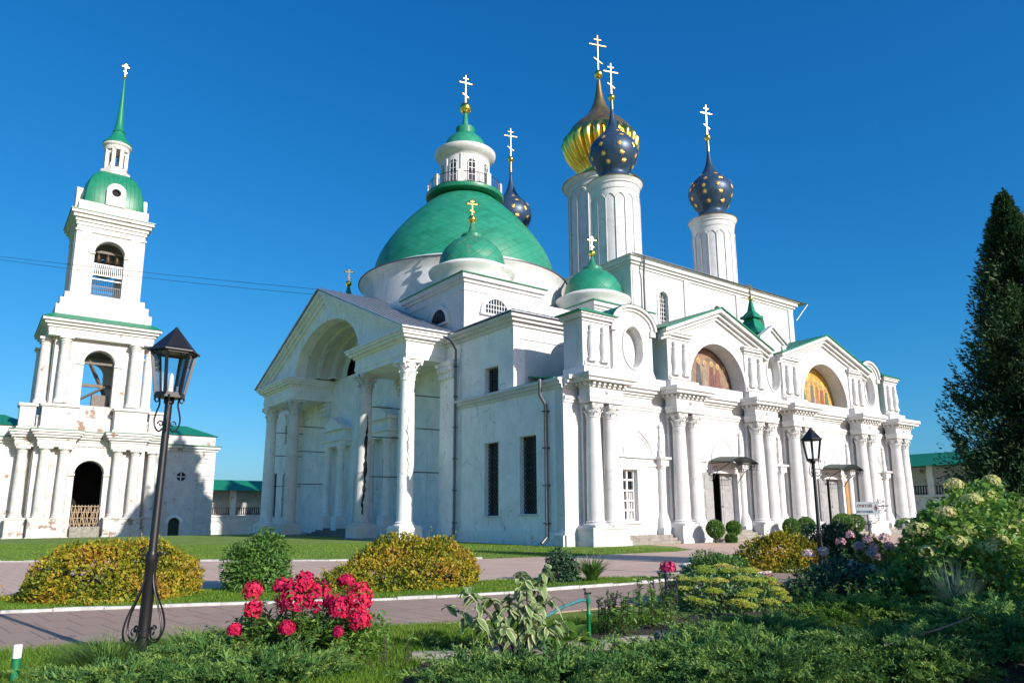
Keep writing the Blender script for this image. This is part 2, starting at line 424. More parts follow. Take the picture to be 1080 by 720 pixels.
# windows of the west wall
def lattice(y0, y1, z0, z1, x, step, diag=True, r=0.018):
    mb = MB()
    if diag:
        h = z1-z0; w = y1-y0; k = -h
        while k < w:
            for sgn in (1, -1):
                a0, b0, a1, b1 = k, 0, k+h, h
                if a0 < 0: b0 -= a0; a0 = 0
                if a1 > w: b1 -= (a1-w); a1 = w
                if a1-a0 > 0.03:
                    ya, yb = (y0+a0, y0+a1) if sgn > 0 else (y1-a0, y1-a1)
                    mb.beam((x+0.004*sgn, ya, z0+b0), (x+0.004*sgn, yb, z0+b1), r*2, r*2, up=(1, 0, 0))
            k += step
    else:
        n = int((y1-y0)/step)
        for i in range(1, n+1):
            y = y0+(y1-y0)*i/(n+1); mb.beam((x, y, z0), (x, y, z1), r*2, r*2, up=(1, 0, 0))
        n = int((z1-z0)/step)
        for i in range(1, n+1):
            zz = z0+(z1-z0)*i/(n+1); mb.beam((x+.03, y0, zz), (x+.03, y1, zz), r*2, r*2, up=(1, 0, 0))
    return mb
for (y0, y1, z0, z1, dg) in ((36.62, 38.15, 1.67, 6.2, True), (32.85, 34.45, 1.76, 6.3, True), (36.62, 38.15, 9.17, 11.08, False),
                             (77.0, 78.4, 1.67, 6.2, True), (74.0, 75.2, 1.67, 6.0, True), (74.0, 75.2, 9.17, 11.08, False)):
    w = MB().box(26.86, 26.92, y0-.05, y1+.05, z0-.05, z1+.05).build('window', M['glass'], church)
    fr = MB()
    for yy in (y0+.05, (y0+y1)/2, y1-.05): fr.box(26.78, 26.855, yy-.045, yy+.045, z0, z1)
    k = 5 if z1-z0 > 3 else 3
    for i in range(k+1):
        zz = z0+.05+(z1-z0-.1)*i/k; fr.box(26.79, 26.85, y0, y1, zz-.03, zz+.03)
    fr.build('window_frame', M['wood_grey'], w)
    lattice(y0, y1, z0, z1, 26.62, 0.27 if dg else 0.2, dg).build('iron_grille', M['iron'], w)
    MB().box(26.22, 26.5, y0-.12, y1+.12, z0-.12, z0-.02).build('sill', P_, w)
# downpipe at the portico corner and one on the south-west pier
def downpipe(pts, r, parent):
    d = MB().tube(pts, r, 10).build('downpipe', M['pipe'], parent, smooth=50)
    L = pts[-3][2]; z = 1.2
    while z < L:
        x, y = pts[1][0], pts[1][1]; MB().box(x-r*1.5, x+r*1.5, y-r*1.5, y+r*1.5, z, z+.06).build('pipe_clamp', M['iron'], d); z += 2.1
downpipe([(25.6, 41.25, 0.2), (26.02, 41.25, 0.55), (26.02, 41.25, 12.9), (25.7, 41.4, 13.5), (25.5, 42.0, 13.9)], 0.085, church)
downpipe([(25.7, 31.75, 0.15), (26.13, 31.75, 0.5), (26.13, 31.75, 7.9), (25.75, 31.75, 8.4), (25.72, 31.75, 9.35)], 0.11, church)

# ---- portico
def capital_mb(r, h, w, nl=8):
    mb = MB()
    mb.lathe((0, 0, 0), [(r*1.0, 0), (r*1.14, 0.02*h), (r*1.14, 0.07*h), (r*1.0, 0.09*h), (r*1.02, 0.5*h), (r*1.25, 0.8*h), (r*1.36, 0.86*h)], 20)
    for ring, (zb, zt, out, off) in enumerate(((0.08, 0.44, 0.34, 0), (0.30, 0.70, 0.46, 0.5))):
        for i in range(nl):
            a = 2*PI*(i+off)/nl; ca, sa = math.cos(a), math.sin(a); wd = 2*PI*r/nl*0.46
            pr = [(1.0, zb), (1.09, zb+(zt-zb)*0.5), (1.0+out, zt), (1.0+out*1.25, zt-0.08)]
            vv = []
            for k, (rr, zz) in enumerate(pr):
                hw = wd*(1, 1.05, 0.75, 0.45)[k]
                for sg in (-1, 1): vv.append((rr*r*ca-sg*hw*sa, rr*r*sa+sg*hw*ca, zz*h))
                vv.append((rr*r*ca*1.08, rr*r*sa*1.08, zz*h))
            fs = []
            for k in range(3):
                b = k*3; fs += [(b, b+2, b+5, b+3), (b+2, b+1, b+4, b+5)]
            mb.add(vv, fs)
    for i in range(4):
        a = PI/4+i*PI/2; d = w*0.5*1.18; c = (math.cos(a)*d, math.sin(a)*d)
        mb.tube([(math.cos(a)*r, math.sin(a)*r, 0.5*h), (math.cos(a)*(r+d)/2, math.sin(a)*(r+d)/2, 0.72*h), (c[0], c[1], 0.84*h)], [r*.10, r*.12, r*.12], 6)
        mb.lathe((c[0], c[1], 0.72*h), [(.001, 0), (r*.2, .02*h), (r*.25, .07*h), (r*.2, .13*h), (.001, .15*h)], 8)
    hw = w/2; n = 6; pts = []
    for i in range(4):
        a = i*PI/2+PI/4
        p = Vector((math.cos(a)*hw*1.36, math.sin(a)*hw*1.36)); q = Vector((math.cos(a+PI/2)*hw*1.36, math.sin(a+PI/2)*hw*1.36))
        for k in range(n):
            t = k/n; m_ = p.lerp(q, t); m_ *= 1-0.16*math.sin(PI*t); pts.append((m_.x, m_.y))
    o = len(mb.v); L = len(pts)
    for zz in (0.86*h, h): mb.v += [(x, y, zz) for x, y in pts]
    mb.f += [tuple(o+i for i in reversed(range(L))), tuple(o+L+i for i in range(L))]+[(o+i, o+(i+1) % L, o+L+(i+1) % L, o+L+i) for i in range(L)]
    return mb
def column(parent, at, z0, z1, r0, r1, cap_h, cap_w, base_h, ped=None, name='column', mat=None, nl=8):
    """shaft with a base and a capital as sub-parts; local z from 0"""
    mat = mat or P_
    H = z1-z0; hs = H-cap_h
    sh = MB().lathe((0, 0, 0), [(r0, base_h)]+[(r0+(r1-r0)*(t**1.6), base_h+(hs-base_h)*t) for t in (0.15, 0.33, .5, .65, .8, .92, 1.0)], 28)
    o = sh.build(name, mat, parent, at=(at[0], at[1], z0), smooth=40)
    b = MB(); b.box(-r0*1.42, r0*1.42, -r0*1.42, r0*1.42, 0, base_h*0.3)
    b.lathe((0, 0, 0), [(r0*1.38, base_h*.3), (r0*1.44, base_h*.42), (r0*1.36, base_h*.55), (r0*1.14, base_h*.62), (r0*1.12, base_h*.74), (r0*1.22, base_h*.84), (r0*1.12, base_h*.95), (r0*1.0, base_h)], 28)
    bo = b.build('base', mat, o, at=(at[0], at[1], z0), smooth=40)
    c = capital_mb(r1, cap_h, cap_w, nl); c.v = [(x, y, z+hs) for x, y, z in c.v]
    c.build('capital', mat, o, at=(at[0], at[1], z0), smooth=50)
    if ped:
        p = MB(); hw, hz = ped
        p.box(-hw, hw, -hw, hw, -hz, 0); p.box(-hw*1.06, hw*1.06, -hw*1.06, hw*1.06, -hz, -hz+0.2); p.box(-hw*1.05, hw*1.05, -hw*1.05, hw*1.05, -0.1, -0.003)
        p.build('pedestal', mat, o, at=(at[0], at[1], z0))
    return o
col_ys = (43.75, 50.35, 65.5, 71.8)
def crack_mb(r0, r1, z0, z1, H0, H1, ang, w, seed):
    rnd = random.Random(seed); mb = MB(); n = 34; prev = None; a = ang
    for k in range(n+1):
        t = k/n; z = z0+(z1-z0)*t; a += rnd.uniform(-.10, .10); a = ang+(a-ang)*0.9
        r = r0+(r1-r0)*((z-H0)/(H1-H0))**1.6+0.006; hw = w*rnd.uniform(.35, 1.0)*math.sin(PI*min(1, .08+t*.92))**.5/r
        cur = [(r*math.cos(a+s), r*math.sin(a+s), z) for s in (-hw, 0, hw)]
        if prev: mb.add(prev+cur, [(0, 1, 4, 3), (1, 2, 5, 4)])
        prev = cur
    return mb
cols = []
for i, y in enumerate(col_ys):
    c = column(church, (23.7, y), 0.9, 12.3, 0.56, 0.475, 1.45, 1.62, 0.42, (0.86, 0.95), mat=M['plaster_peel'] if i in (1, 2) else P_LIFT)
    cols.append(c)
    va = math.atan2(-y, -23.7)
    if i == 1:
        crack_mb(0.56, 0.475, 0.9, 8.3, 0.42, 9.95, va+0.1, 0.16, 3).build('crack', M['crack'], c, at=(23.7, y, 0.9))
    if i == 0:
        crack_mb(0.56, 0.475, 3.4, 7.6, 0.42, 9.95, va+0.2, 0.055, 5).build('crack', M['wood_grey'], c, at=(23.7, y, 0.9))
mb = MB()
west(mb, [[(43.6, 0), (72.0, 0), (72.0, 19.0), (60, 19.5), (43.6, 19.0)], arch_hole(56.1, 59.3, 0.6, 4.2),
          [(53.4, 14.3)]+[(62.0, 14.3)]+arc(57.7, 14.3, 4.3, 2.8, 0, PI, 24)[1:-1]], 27.0, 0.5)
mb.box(26.33, 27.0, 43.45, 43.58, 0, 13.3); mb.box(26.33, 27.0, 72.02, 72.1, 0, 13.3)
for yy in (47.0, 66.5): mb.box(26.9, 26.998, yy-.45, yy+.45, 1.6, 6.2)
mb.build('porch_wall', P_LIFT, church)
w = MB().box(27.3, 27.36, 53.2, 62.2, 14.2, 17.3).build('lunette_window', M['glass'], church)
mb = MB()
for k in range(9): mb.box(27.2, 27.28, 53.7+k, 53.76+k, 14.3, 17.1)
for k in range(3): mb.box(27.18, 27.26, 53.4, 62.0, 14.6+.85*k, 14.66+.85*k)
mb.build('iron_grille', M['iron'], w)
d = MB().box(27.35, 27.4, 55.9, 59.5, 0.5, 6.0).build('door', M['wood_grey'], church)
MB().box(27.28, 27.345, 57.66, 57.74, 0.6, 5.8).build('door_seam', M['dark'], d)
# flat pilasters behind the columns
for y in (42.4, 49.9, 66.0, 72.9):
    x0 = 26.3 if y in (42.4, 72.9) else 27.0
    mb = MB().box(x0-.26, x0-.002, y-.9, y+.9, 0.0, 10.95)
    mb.box(x0-.36, x0-.002, y-1.0, y+1.0, 0, 1.0)
    pl = mb.build('pilaster', P_LIFT, church)
    cm = MB()
    for k in range(4):
        zz = 10.95+.33*k; cm.box(x0-.28-.05*k, x0-.002, y-.92-.05*k, y+.92+.05*k, zz, zz+.326)
    for k in range(5):
        for rr in range(2):
            cm.sphere((x0-.36-.1*rr, y-.8+.4*k, 11.15+.5*rr), .17, 8, 1.3)
    for sg in (-1, 1): cm.sphere((x0-.5, y+sg*.95, 12.05), .2, 8)
    cm.build('capital', P_LIFT, pl, smooth=45)
# entablature blocks over the pairs of columns
PROF = [(12.3, 12.62, 0.0), (12.62, 12.95, 0.05), (12.95, 13.52, 0.01), (13.52, 13.7, 0.16), (13.7, 13.9, 0.42), (13.9, 14.08, 0.58), (14.08, 14.24, 0.68)]
for (ya, yb) in ((42.95, 51.1), (64.75, 72.6)):
    mb = MB()
    for za, zb, ov in PROF: mb.box(23.1-ov, 26.99, ya-ov, yb+ov, za, zb)
    mb.build('entablature', P_LIFT, church)
# tympanum with its big open arch, raking cornice
arch_l = arc(57.5, 14.26, 6.75, 3.75, 0, PI, 40)
ty = [(42.9, 14.26)]+list(reversed(arch_l))+[(72.6, 14.26), (57.75, 20.4)]
mb = MB(); west(mb, [[(42.9, 14.26), (50.75, 14.26)]+list(reversed(arch_l))[1:-1]+[(64.25, 14.26), (72.6, 14.26), (57.75, 20.35)]], 23.1, 1.0)
def rk(mb, x, d0, d1, t):
    lo = [(42.25, 14.24), (57.75, 20.75), (73.3, 14.24)]
    def off(d): return [(lo[0][0]+d*2.0, 14.26), (57.75, 20.75-d*1.05), (lo[2][0]-d*2.0, 14.26)]
    a, b = off(d0), off(d1)
    west(mb, [[a[0], a[1], b[1], b[0]]], x, t); west(mb, [[a[1], a[2], b[2], b[1]]], x, t)
rk(mb, 22.45, 0.0, 0.30, 0.7); rk(mb, 22.7, 0.32, 0.62, 0.42); rk(mb, 22.9, 0.64, 1.0, 0.22)
mb.build('pediment', P_LIFT, church)
mb = MB()
for (xa, xb, a, b) in ((24.1, 25.0, 6.75, 3.75), (25.0, 25.35, 6.1, 3.42), (25.35, 26.2, 6.3, 3.55), (26.2, 26.5, 5.3, 3.2), (26.5, 27.0, 5.5, 3.3)):
    pts = arc(57.5, 14.26, a, b, 0, PI, 40)
    o = len(mb.v); mb.v += [(xa, y, z) for y, z in pts]+[(xb, y, z) for y, z in pts]
    mb.f += [(o+i, o+i+1, o+41+i+1, o+41+i) for i in range(40)]
for (x, a, b, a2, b2) in ((25.0, 6.1, 3.42, 6.9, 3.9), (26.2, 5.3, 3.2, 6.4, 3.6), (26.99, 4.0, 2.6, 5.6, 3.4)):
    p1 = arc(57.5, 14.26, a, b, 0, PI, 40); p2 = arc(57.5, 14.26, a2, b2, 0, PI, 40)
    o = len(mb.v); mb.v += [(x, y, z) for y, z in p1]+[(x, y, z) for y, z in p2]
    mb.f += [(o+i, o+i+1, o+41+i+1, o+41+i) for i in range(40)]
mb.build('arch_vault', M['cream'], church, smooth=30)
mb = MB()
for sg in (1, -1):
    ye = 42.1 if sg > 0 else 73.45
    vv = [(22.3, ye, 14.22), (31.5, ye, 14.22), (31.5, 57.75, 20.85), (22.3, 57.75, 20.85)]
    up = [(x, y, z+.11) for x, y, z in vv]
    mb.add(vv+up, [(0,3,2,1),(4,5,6,7),(0,1,5,4),(1,2,6,5),(2,3,7,6),(3,0,4,7)])
    for k in range(16):                      # standing seams
        x = 22.6+.57*k; mb.beam((x, ye, 14.36), (x, 57.75, 20.99), .05, .07)
mb.build('portico_roof', M['roof_grey_x'], church)
mb = MB()                                    # steps up to the porch
for k in range(4): mb.box(24.9+.35*k, 27.3, 52.2, 64.0, .16*k-.02, .16*k+.16)
mb.build('porch_steps', M['wood_grey'], church)
mb = MB(); mb.box(22.6, 27, 42.6, 51.4, -.1, 0.12); mb.box(22.6, 27, 64.3, 73, -.1, 0.12); mb.build('porch_floor', M['stone'], church)
for yc in (53.2, 62.1):                      # two small aedicules either side of the middle door
    ae = MB(); ae.box(26.1, 26.99, yc-2.0, yc+2.0, 7.85, 8.3); ae.box(25.95, 26.99, yc-2.15, yc+2.15, 8.3, 8.5); ae.box(26.3, 26.99, yc-1.9, yc+1.9, 8.5, 9.3); ae.box(25.95, 26.99, yc-2.15, yc+2.15, 9.3, 9.5)
    west(ae, [[(yc-2.15, 9.502), (yc+2.15, 9.502), (yc, 10.55)]], 25.95, 1.04)
    ao = ae.build('aedicule', P_LIFT, church)
    for s in (-1.45, 1.45):
        lc = MB().lathe((26.35, yc+s, 0), [(.40, 1.7), (.42, 1.8), (.34, 1.95), (.33, 4), (.28, 7.2), (.30, 7.25), (.28, 7.35), (.42, 7.6), (.42, 7.85)], 20)
        lc.box(25.85, 26.99, yc+s-.5, yc+s+.5, 0, 1.7)
        lc.build('small_column', P_LIFT, ao, smooth=35)
    MB().box(26.93, 26.985, yc-.45, yc+.45, 1.9, 6.2).build('dark_recess', M['glass'], ao)
for y in (43.75, 50.35, 65.5, 71.8):         # iron ties between columns and wall
    for z in (4.6, 7.6, 9.9): MB().tube([(24.1, y, z), (27.0, y, z+.03)], .035, 6).build('tie_rod', M['rust'], church)

# ---- great dome
DC = (37.5, 58.0, 0.0)
mb = MB().lathe(DC, [(9.75, 16.0), (9.75, 22.6), (9.8, 22.9), (10.1, 23.3), (10.25, 23.55), (10.23, 23.62), (8.95, 24.25), (8.7, 24.3)], 72)
mb.build('drum', P_, church, smooth=30)
mb = MB().lathe(DC, [(10.2, 23.5), (10.31, 23.52), (10.31, 23.6), (10.2, 23.66)], 72).build('drum_ledge', M['pipe'], church, smooth=30)
prof = [(9.0, 24.22), (8.98, 24.35), (8.9, 24.9), (8.74, 25.6), (8.46, 26.4), (8.06, 27.2), (7.52, 28.05), (6.88, 28.95), (6.12, 29.9), (5.3, 30.8), (4.5, 31.6), (3.75, 32.3), (3.1, 32.85), (2.3, 33.3)]
MB().lathe(DC, prof, 96, uv=True, capt=False).build('dome', M['dome_green'], church, smooth=60)
lan = MB().lathe(DC, [(2.45, 32.6), (2.4, 33.4), (2.4, 37.1), (2.5, 37.25), (2.62, 37.35), (2.95, 37.55), (3.12, 37.85), (3.12, 38.05), (2.5, 38.25), (2.25, 38.3)], 48).build('lantern', P_, church, smooth=30)
MB().lathe(DC, [(2.6, 32.75), (3.9, 33.0), (3.95, 33.15), (3.95, 33.38), (3.8, 33.42), (2.3, 33.42)], 48).build('balcony', M['green_paint'], lan, smooth=30)
for k in range(8):
    a = 2*PI*(k+.5)/8+0.1; c, s = math.cos(a), math.sin(a)
    mb = MB(); pts = arc(0, 36.2, .36, .36, 0, PI, 10); lp = [(-.36, 34.2), (.36, 34.2)]+pts
    mb.plate([lp], (DC[0]+c*2.43, DC[1]+s*2.43, 0), (-s, c, 0), SZ, .05); mb.build('lantern_window', M['glass'], lan)
    mb = MB()
    for u in (-.36, 0, .36): mb.plate([rect(u-.03, u+.03, 34.2, 36.5 if u == 0 else 36.2)], (DC[0]+c*2.47, DC[1]+s*2.47, 0), (-s, c, 0), SZ, .035)
    for zz in (34.2, 34.9, 35.6, 36.2): mb.plate([rect(-.36, .36, zz-.025, zz+.025)], (DC[0]+c*2.475, DC[1]+s*2.475, 0), (-s, c, 0), SZ, .035)
    mb.build('window_frame', M['frame_white'], lan)
for k in range(8):
    a = 2*PI*k/8+0.1; c, s = math.cos(a), math.sin(a)
    MB().plate([rect(-.18, .18, 33.4, 37.1)], (DC[0]+c*2.5, DC[1]+s*2.5, 0), (-s, c, 0), SZ, .14).build('pilaster', P_, lan)
    MB().plate([rect(-.27, .27, 33.4, 34.75)], (DC[0]+c*3.78, DC[1]+s*3.78, 0), (-s, c, 0), SZ, .35).build('balustrade_post', P_, lan)
mb = MB()
for zz in (33.6, 34.6): mb.tube([(DC[0]+3.62*math.cos(2*PI*k/48), DC[1]+3.62*math.sin(2*PI*k/48), zz) for k in range(48)], .035, 5, True)
for k in range(80):
    a = 2*PI*k/80; mb.tube([(DC[0]+3.62*math.cos(a), DC[1]+3.62*math.sin(a), 33.42), (DC[0]+3.62*math.cos(a), DC[1]+3.62*math.sin(a), 34.6)], .025, 4)
mb.build('iron_railing', M['iron'], lan)
MB().lathe(DC, [(2.32, 38.28), (2.3, 38.5), (2.1, 39.1), (1.75, 39.7), (1.3, 40.15), (1.0, 40.3), (.98, 40.3), (.98, 41.05), (.85, 41.1), (.35, 41.25), (.30, 41.8), (.16, 42.9)], 40, uv=True).build('cupola', M['dome_green_small'], lan, smooth=40)
finial(lan, DC, 42.9, 43.4, .62, 47.25, 1.45, rr=.055, dirv=(1, -.25, 0))

# ---- four corner turrets
def turret(cx, cy, z_add, worn, hx=3.5, hy=4.3, zb=14.0, zx=0.0):
    t = MB(); za = z_add
    za = za+zx; t.box(cx-hx, cx+hx, cy-hy, cy+hy, zb-.6, 18.1+za)
    t.box(cx-hx-.12, cx+hx+.12, cy-hy-.12, cy+hy+.12, 18.1+za, 18.35+za); t.box(cx-hx-.32, cx+hx+.32, cy-hy-.32, cy+hy+.32, 18.35+za, 18.68+za); t.box(cx-hx-.06, cx+hx+.06, cy-hy-.06, cy+hy+.06, 17.5+za, 17.6+za)
    to = t.build('corner_turret', P_, church)
    x0, x1, y0, y1 = cx-hx-.45, cx+hx+.45, cy-hy-.45, cy+hy+.45
    MB().add([(x0, y0, 18.68+za), (x1, y0, 18.68+za), (x1, y1, 18.68+za), (x0, y1, 18.68+za), (x0, y0, 18.75+za), (x1, y0, 18.75+za), (x1, y1, 18.75+za), (x0, y1, 18.75+za), (cx, cy, 20.6+za)],
             [(0,3,2,1),(0,1,5,4),(1,2,6,5),(2,3,7,6),(3,0,4,7),(4,5,8),(5,6,8),(6,7,8),(7,4,8)]).build('turret_roof', M['green_paint'], to)
    za = z_add; c = (cx, cy, za)
    MB().lathe(c, [(2.95, 18.9), (3.0, 19.6), (3.2, 20.1), (3.40, 20.3), (3.45, 20.45), (3.42, 20.52), (2.70, 20.90), (2.5, 20.95)], 48).build('turret_drum', P_, to, smooth=30)
    MB().lathe(c, [(2.72, 20.86), (2.66, 20.95), (2.63, 21.3), (2.5, 21.9), (2.15, 22.5), (1.6, 23.05), (.95, 23.42), (.9, 23.42), (.9, 23.7), (.75, 23.75), (.42, 23.95), (.26, 24.3), (.12, 24.9)], 40, uv=True).build('cupola', M['dome_green_worn'] if worn else M['dome_green_small'], to, smooth=40)
    finial(to, (cx, cy), 24.8+za, 25.15+za, .34, 26.85+za, .95, rr=.05, dirv=(1, -.4, 0))
    for face in ('S', 'W'):
        zs = 15.65
        if face == 'S': O, U, q, zs = (cx, cy-hy, 0), (1, 0, 0), -.75, 16.1
        else: O, U, q = (cx-hx, cy, 0), (0, -1, 0), .95
        w_ = MB().plate([[(q-1.1, zs)]+[(q+1.1, zs)]+arc(q, zs, 1.1, 1.1, 0, PI, 16)[1:-1]], Vector(O)+Vector(U).cross(Vector(SZ))*.06, U, SZ, .05).build('lunette', M['glass'], to)
        fr = MB(); o2 = arc(q, zs-.05, 1.4, 1.45, 0, PI, 20); i2 = arc(q, zs-.05, 1.1, 1.15, PI, 0, 20)
        fr.plate([o2+i2], Vector(O)+Vector(U).cross(Vector(SZ))*.16, U, SZ, .18); fr.plate([rect(q-1.45, q+1.45, zs-.2, zs-.05)], Vector(O)+Vector(U).cross(Vector(SZ))*.22, U, SZ, .24)
        fr.build('lunette_frame', P_, to)
        gr = MB(); N = Vector(U).cross(Vector(SZ))
        for k in range(-4, 5):
            h = math.sqrt(max(0, 1-(k*.24/1.1)**2))*1.1; gr.plate([rect(q+k*.24-.02, q+k*.24+.02, zs, zs+h)], Vector(O)+N*.1, U, SZ, .03)
        for zz in (zs+.3, zs+.65): gr.plate([rect(q-.95, q+.95, zz-.02, zz+.02)], Vector(O)+N*.105, U, SZ, .03)
        gr.build('lunette_grille', M['frame_white'] if face == 'S' else M['iron'], to)
    return to
turret(30.4, 45.9, 0, True)
turret(44.2, 46.6, 0.35, False, 3.4, 3.7, zx=.35)
turret(30.4, 69.7, 0.9, False)
turret(44.6, 69.7, 0.9, False)

# ================================================================ the south porch with its pairs of columns
porch = thing('church_porch', 'long white baroque porch with paired columns and two painted gables', 'church porch', (45.0, 30.4, 0))
WY = 30.4
CX = [28.55, 35.8, 43.85, 48.35, 57.75, 63.45]
BAYS = [(CX[i], CX[i+1]) for i in range(5)]
XE = 65.3
DOORS = {1: (40.3, 1.35, 4.35), 3: (53.75, 1.2, 4.3)}
def pointed(cx, w, z0, z1, n=8):
    """right foot, apex, left foot of an ogival arch"""
    out = []
    for i in range(n+1):
        t = i/n; out.append((cx+w*(1-t**1.7), z0+(z1-z0)*t**.85))
    return out+[(2*cx-x, z) for x, z in reversed(out[:-1])]
mb = MB()
holes = [rect(30.78, 32.02, 1.32, 4.32)]
for b, (c, hw, zt) in DOORS.items(): holes.append(rect(c-hw, c+hw, .72, zt))
south(mb, [[(26.3, 0), (XE, 0), (XE, 9.4), (26.3, 9.4)]]+holes, WY, 0.7)
mb.box(XE-.6, XE-.002, 31.1, 44.4, 0, 9.4)
mb.box(26.05, 26.9, 30.3, 31.09, 0.0, 0.6)
mb.build('south_wall', P_, porch)
MB().box(27.3, XE-.7, 31.2, 44.4, 9.0, 9.3).build('porch_ceiling', M['cream'], porch)
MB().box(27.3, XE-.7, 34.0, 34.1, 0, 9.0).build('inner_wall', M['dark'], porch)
mb = MB()
mb.add([(27.4, 31.0, 9.5), (XE+.2, 31.0, 9.5), (XE+.2, 44.6, 11.6), (27.4, 44.6, 11.6), (27.4, 31.0, 9.6), (XE+.2, 31.0, 9.6), (XE+.2, 44.6, 11.7), (27.4, 44.6, 11.7)], [(0,3,2,1),(4,5,6,7),(0,1,5,4),(1,2,6,5),(2,3,7,6),(3,0,4,7)])
mb.build('porch_roof', M['roof_green'], porch)
# entablature along the wall and broken forward over each pair of columns
WPROF = [(7.92, 8.1, .06), (8.1, 8.3, .12), (8.72, 8.85, .08), (8.85, 9.0, .2), (9.0, 9.2, .36), (9.2, 9.44, .5)]
mb = MB(); entab(mb, 26.34, XE, WY-.002, WY+.3, WPROF, (0, 1)); mb.build('wall_cornice', P_, porch)
CPROF = [(7.9, 8.12, .03), (8.12, 8.3, .08), (8.3, 8.74, .0), (8.74, 8.84, .08), (9.02, 9.22, .50), (9.22, 9.46, .62)]
ent0 = None
for i, xc in enumerate(CX):
    mb = MB(); entab(mb, -1.3, 1.3, -1.2, -.3, CPROF); mb.box(-1.38, 1.38, -1.28, -.3, 8.84, 9.02)
    for k in range(7): mb.box(-1.3+.4*k-.0, -1.12+.4*k, -1.52, -1.27, 8.84, 9.0)
    for k in range(3):
        for sg in (-1, 1):
            mb.box(sg*1.37, sg*1.6, -1.15+.34*k, -1.0+.34*k, 8.84, 9.0)
    mb.sphere((0, -1.22, 8.52), .13, 10)
    e = mb.build('entablature_block', P_, porch, at=(xc, WY, 0))
    ped = MB(); ped.box(-1.38, 1.38, -1.3, -.0, .0, .92); ped.box(-1.46, 1.46, -1.38, 0, 0, .28); ped.box(-1.44, 1.44, -1.36, 0, .92, 1.02)
    ped.box(-.05, .05, -1.325, -1.3, .5, .65)
    ped.build('column_pedestal', P_, porch, at=(xc, WY+.01, 0))
    for s in (-.65, .65):
        pil = MB().box(s-.34, s+.34, -.2, -.0, 1.02, 7.1); pil.box(s-.4, s+.4, -.26, 0, 1.02, 1.3); pil.box(s-.37, s+.37, -.24, 0, 7.1, 7.25); pil.box(s-.42, s+.42, -.3, 0, 7.6, 7.9); pil.box(s-.36, s+.36, -.22, 0, 7.25, 7.6)
        pil.build('pilaster', P_, porch, at=(xc, WY+.005, 0))
    # attic block with its two relief balusters
    a = MB(); a.box(-1.08, 1.08, -.45, 1.2, 10.0, 12.95); a.box(-1.35, 1.35, -.85, 1.0, 9.46, 10.0); a.box(-1.15, 1.15, -.53, 1.25, 12.75, 12.85)
    a.box(-1.24, 1.24, -.62, 1.3, 12.95, 13.12); a.box(-1.34, 1.34, -.7, 1.3, 13.12, 13.24)
    a.box(-1.0, 1.0, -.53, -.44, 10.15, 10.35)
    ao = a.build('attic_block', P_, porch, at=(xc, WY, 0))
    for s in (-.5, .5):
        st = MB().lathe((s, -.56, 0), [(.02, 10.35), (.24, 10.37), (.26, 10.55), (.18, 10.7), (.2, 11.0), (.25, 11.3), (.2, 11.7), (.15, 12.0), (.18, 12.15), (.1, 12.25), (.14, 12.4), (.12, 12.52), (.02, 12.6)], 12)
        st.box(s-.3, s+.3, -.72, -.44, 10.36, 10.46)
        st.build('relief_figure', P_, ao, at=(xc, WY, 0), smooth=45)
    if i in (0, 5):
        r = MB().add([(-1.6, -.8, 13.24), (1.6, -.8, 13.24), (1.6, 1.4, 13.24), (-1.6, 1.4, 13.24), (-1.6, -.8, 13.3), (1.6, -.8, 13.3), (1.6, 1.4, 13.3), (-1.6, 1.4, 13.3), (0, .3, 13.85)], [(0,3,2,1),(0,1,5,4),(1,2,6,5),(2,3,7,6),(3,0,4,7),(4,5,8),(5,6,8),(6,7,8),(7,4,8)])
        r.build('attic_roof', M['green_paint'], ao, at=(xc, WY, 0))
c0 = column(porch, (CX[0]-.65, 29.68), 1.02, 7.9, 0.475, 0.38, 0.85, 0.86, 0.36, nl=7)
first = True
for xc in CX:
    for s in (-.65, .65):
        if first: first = False; continue
        dup_part(c0, (xc+s, 29.68, 1.02))
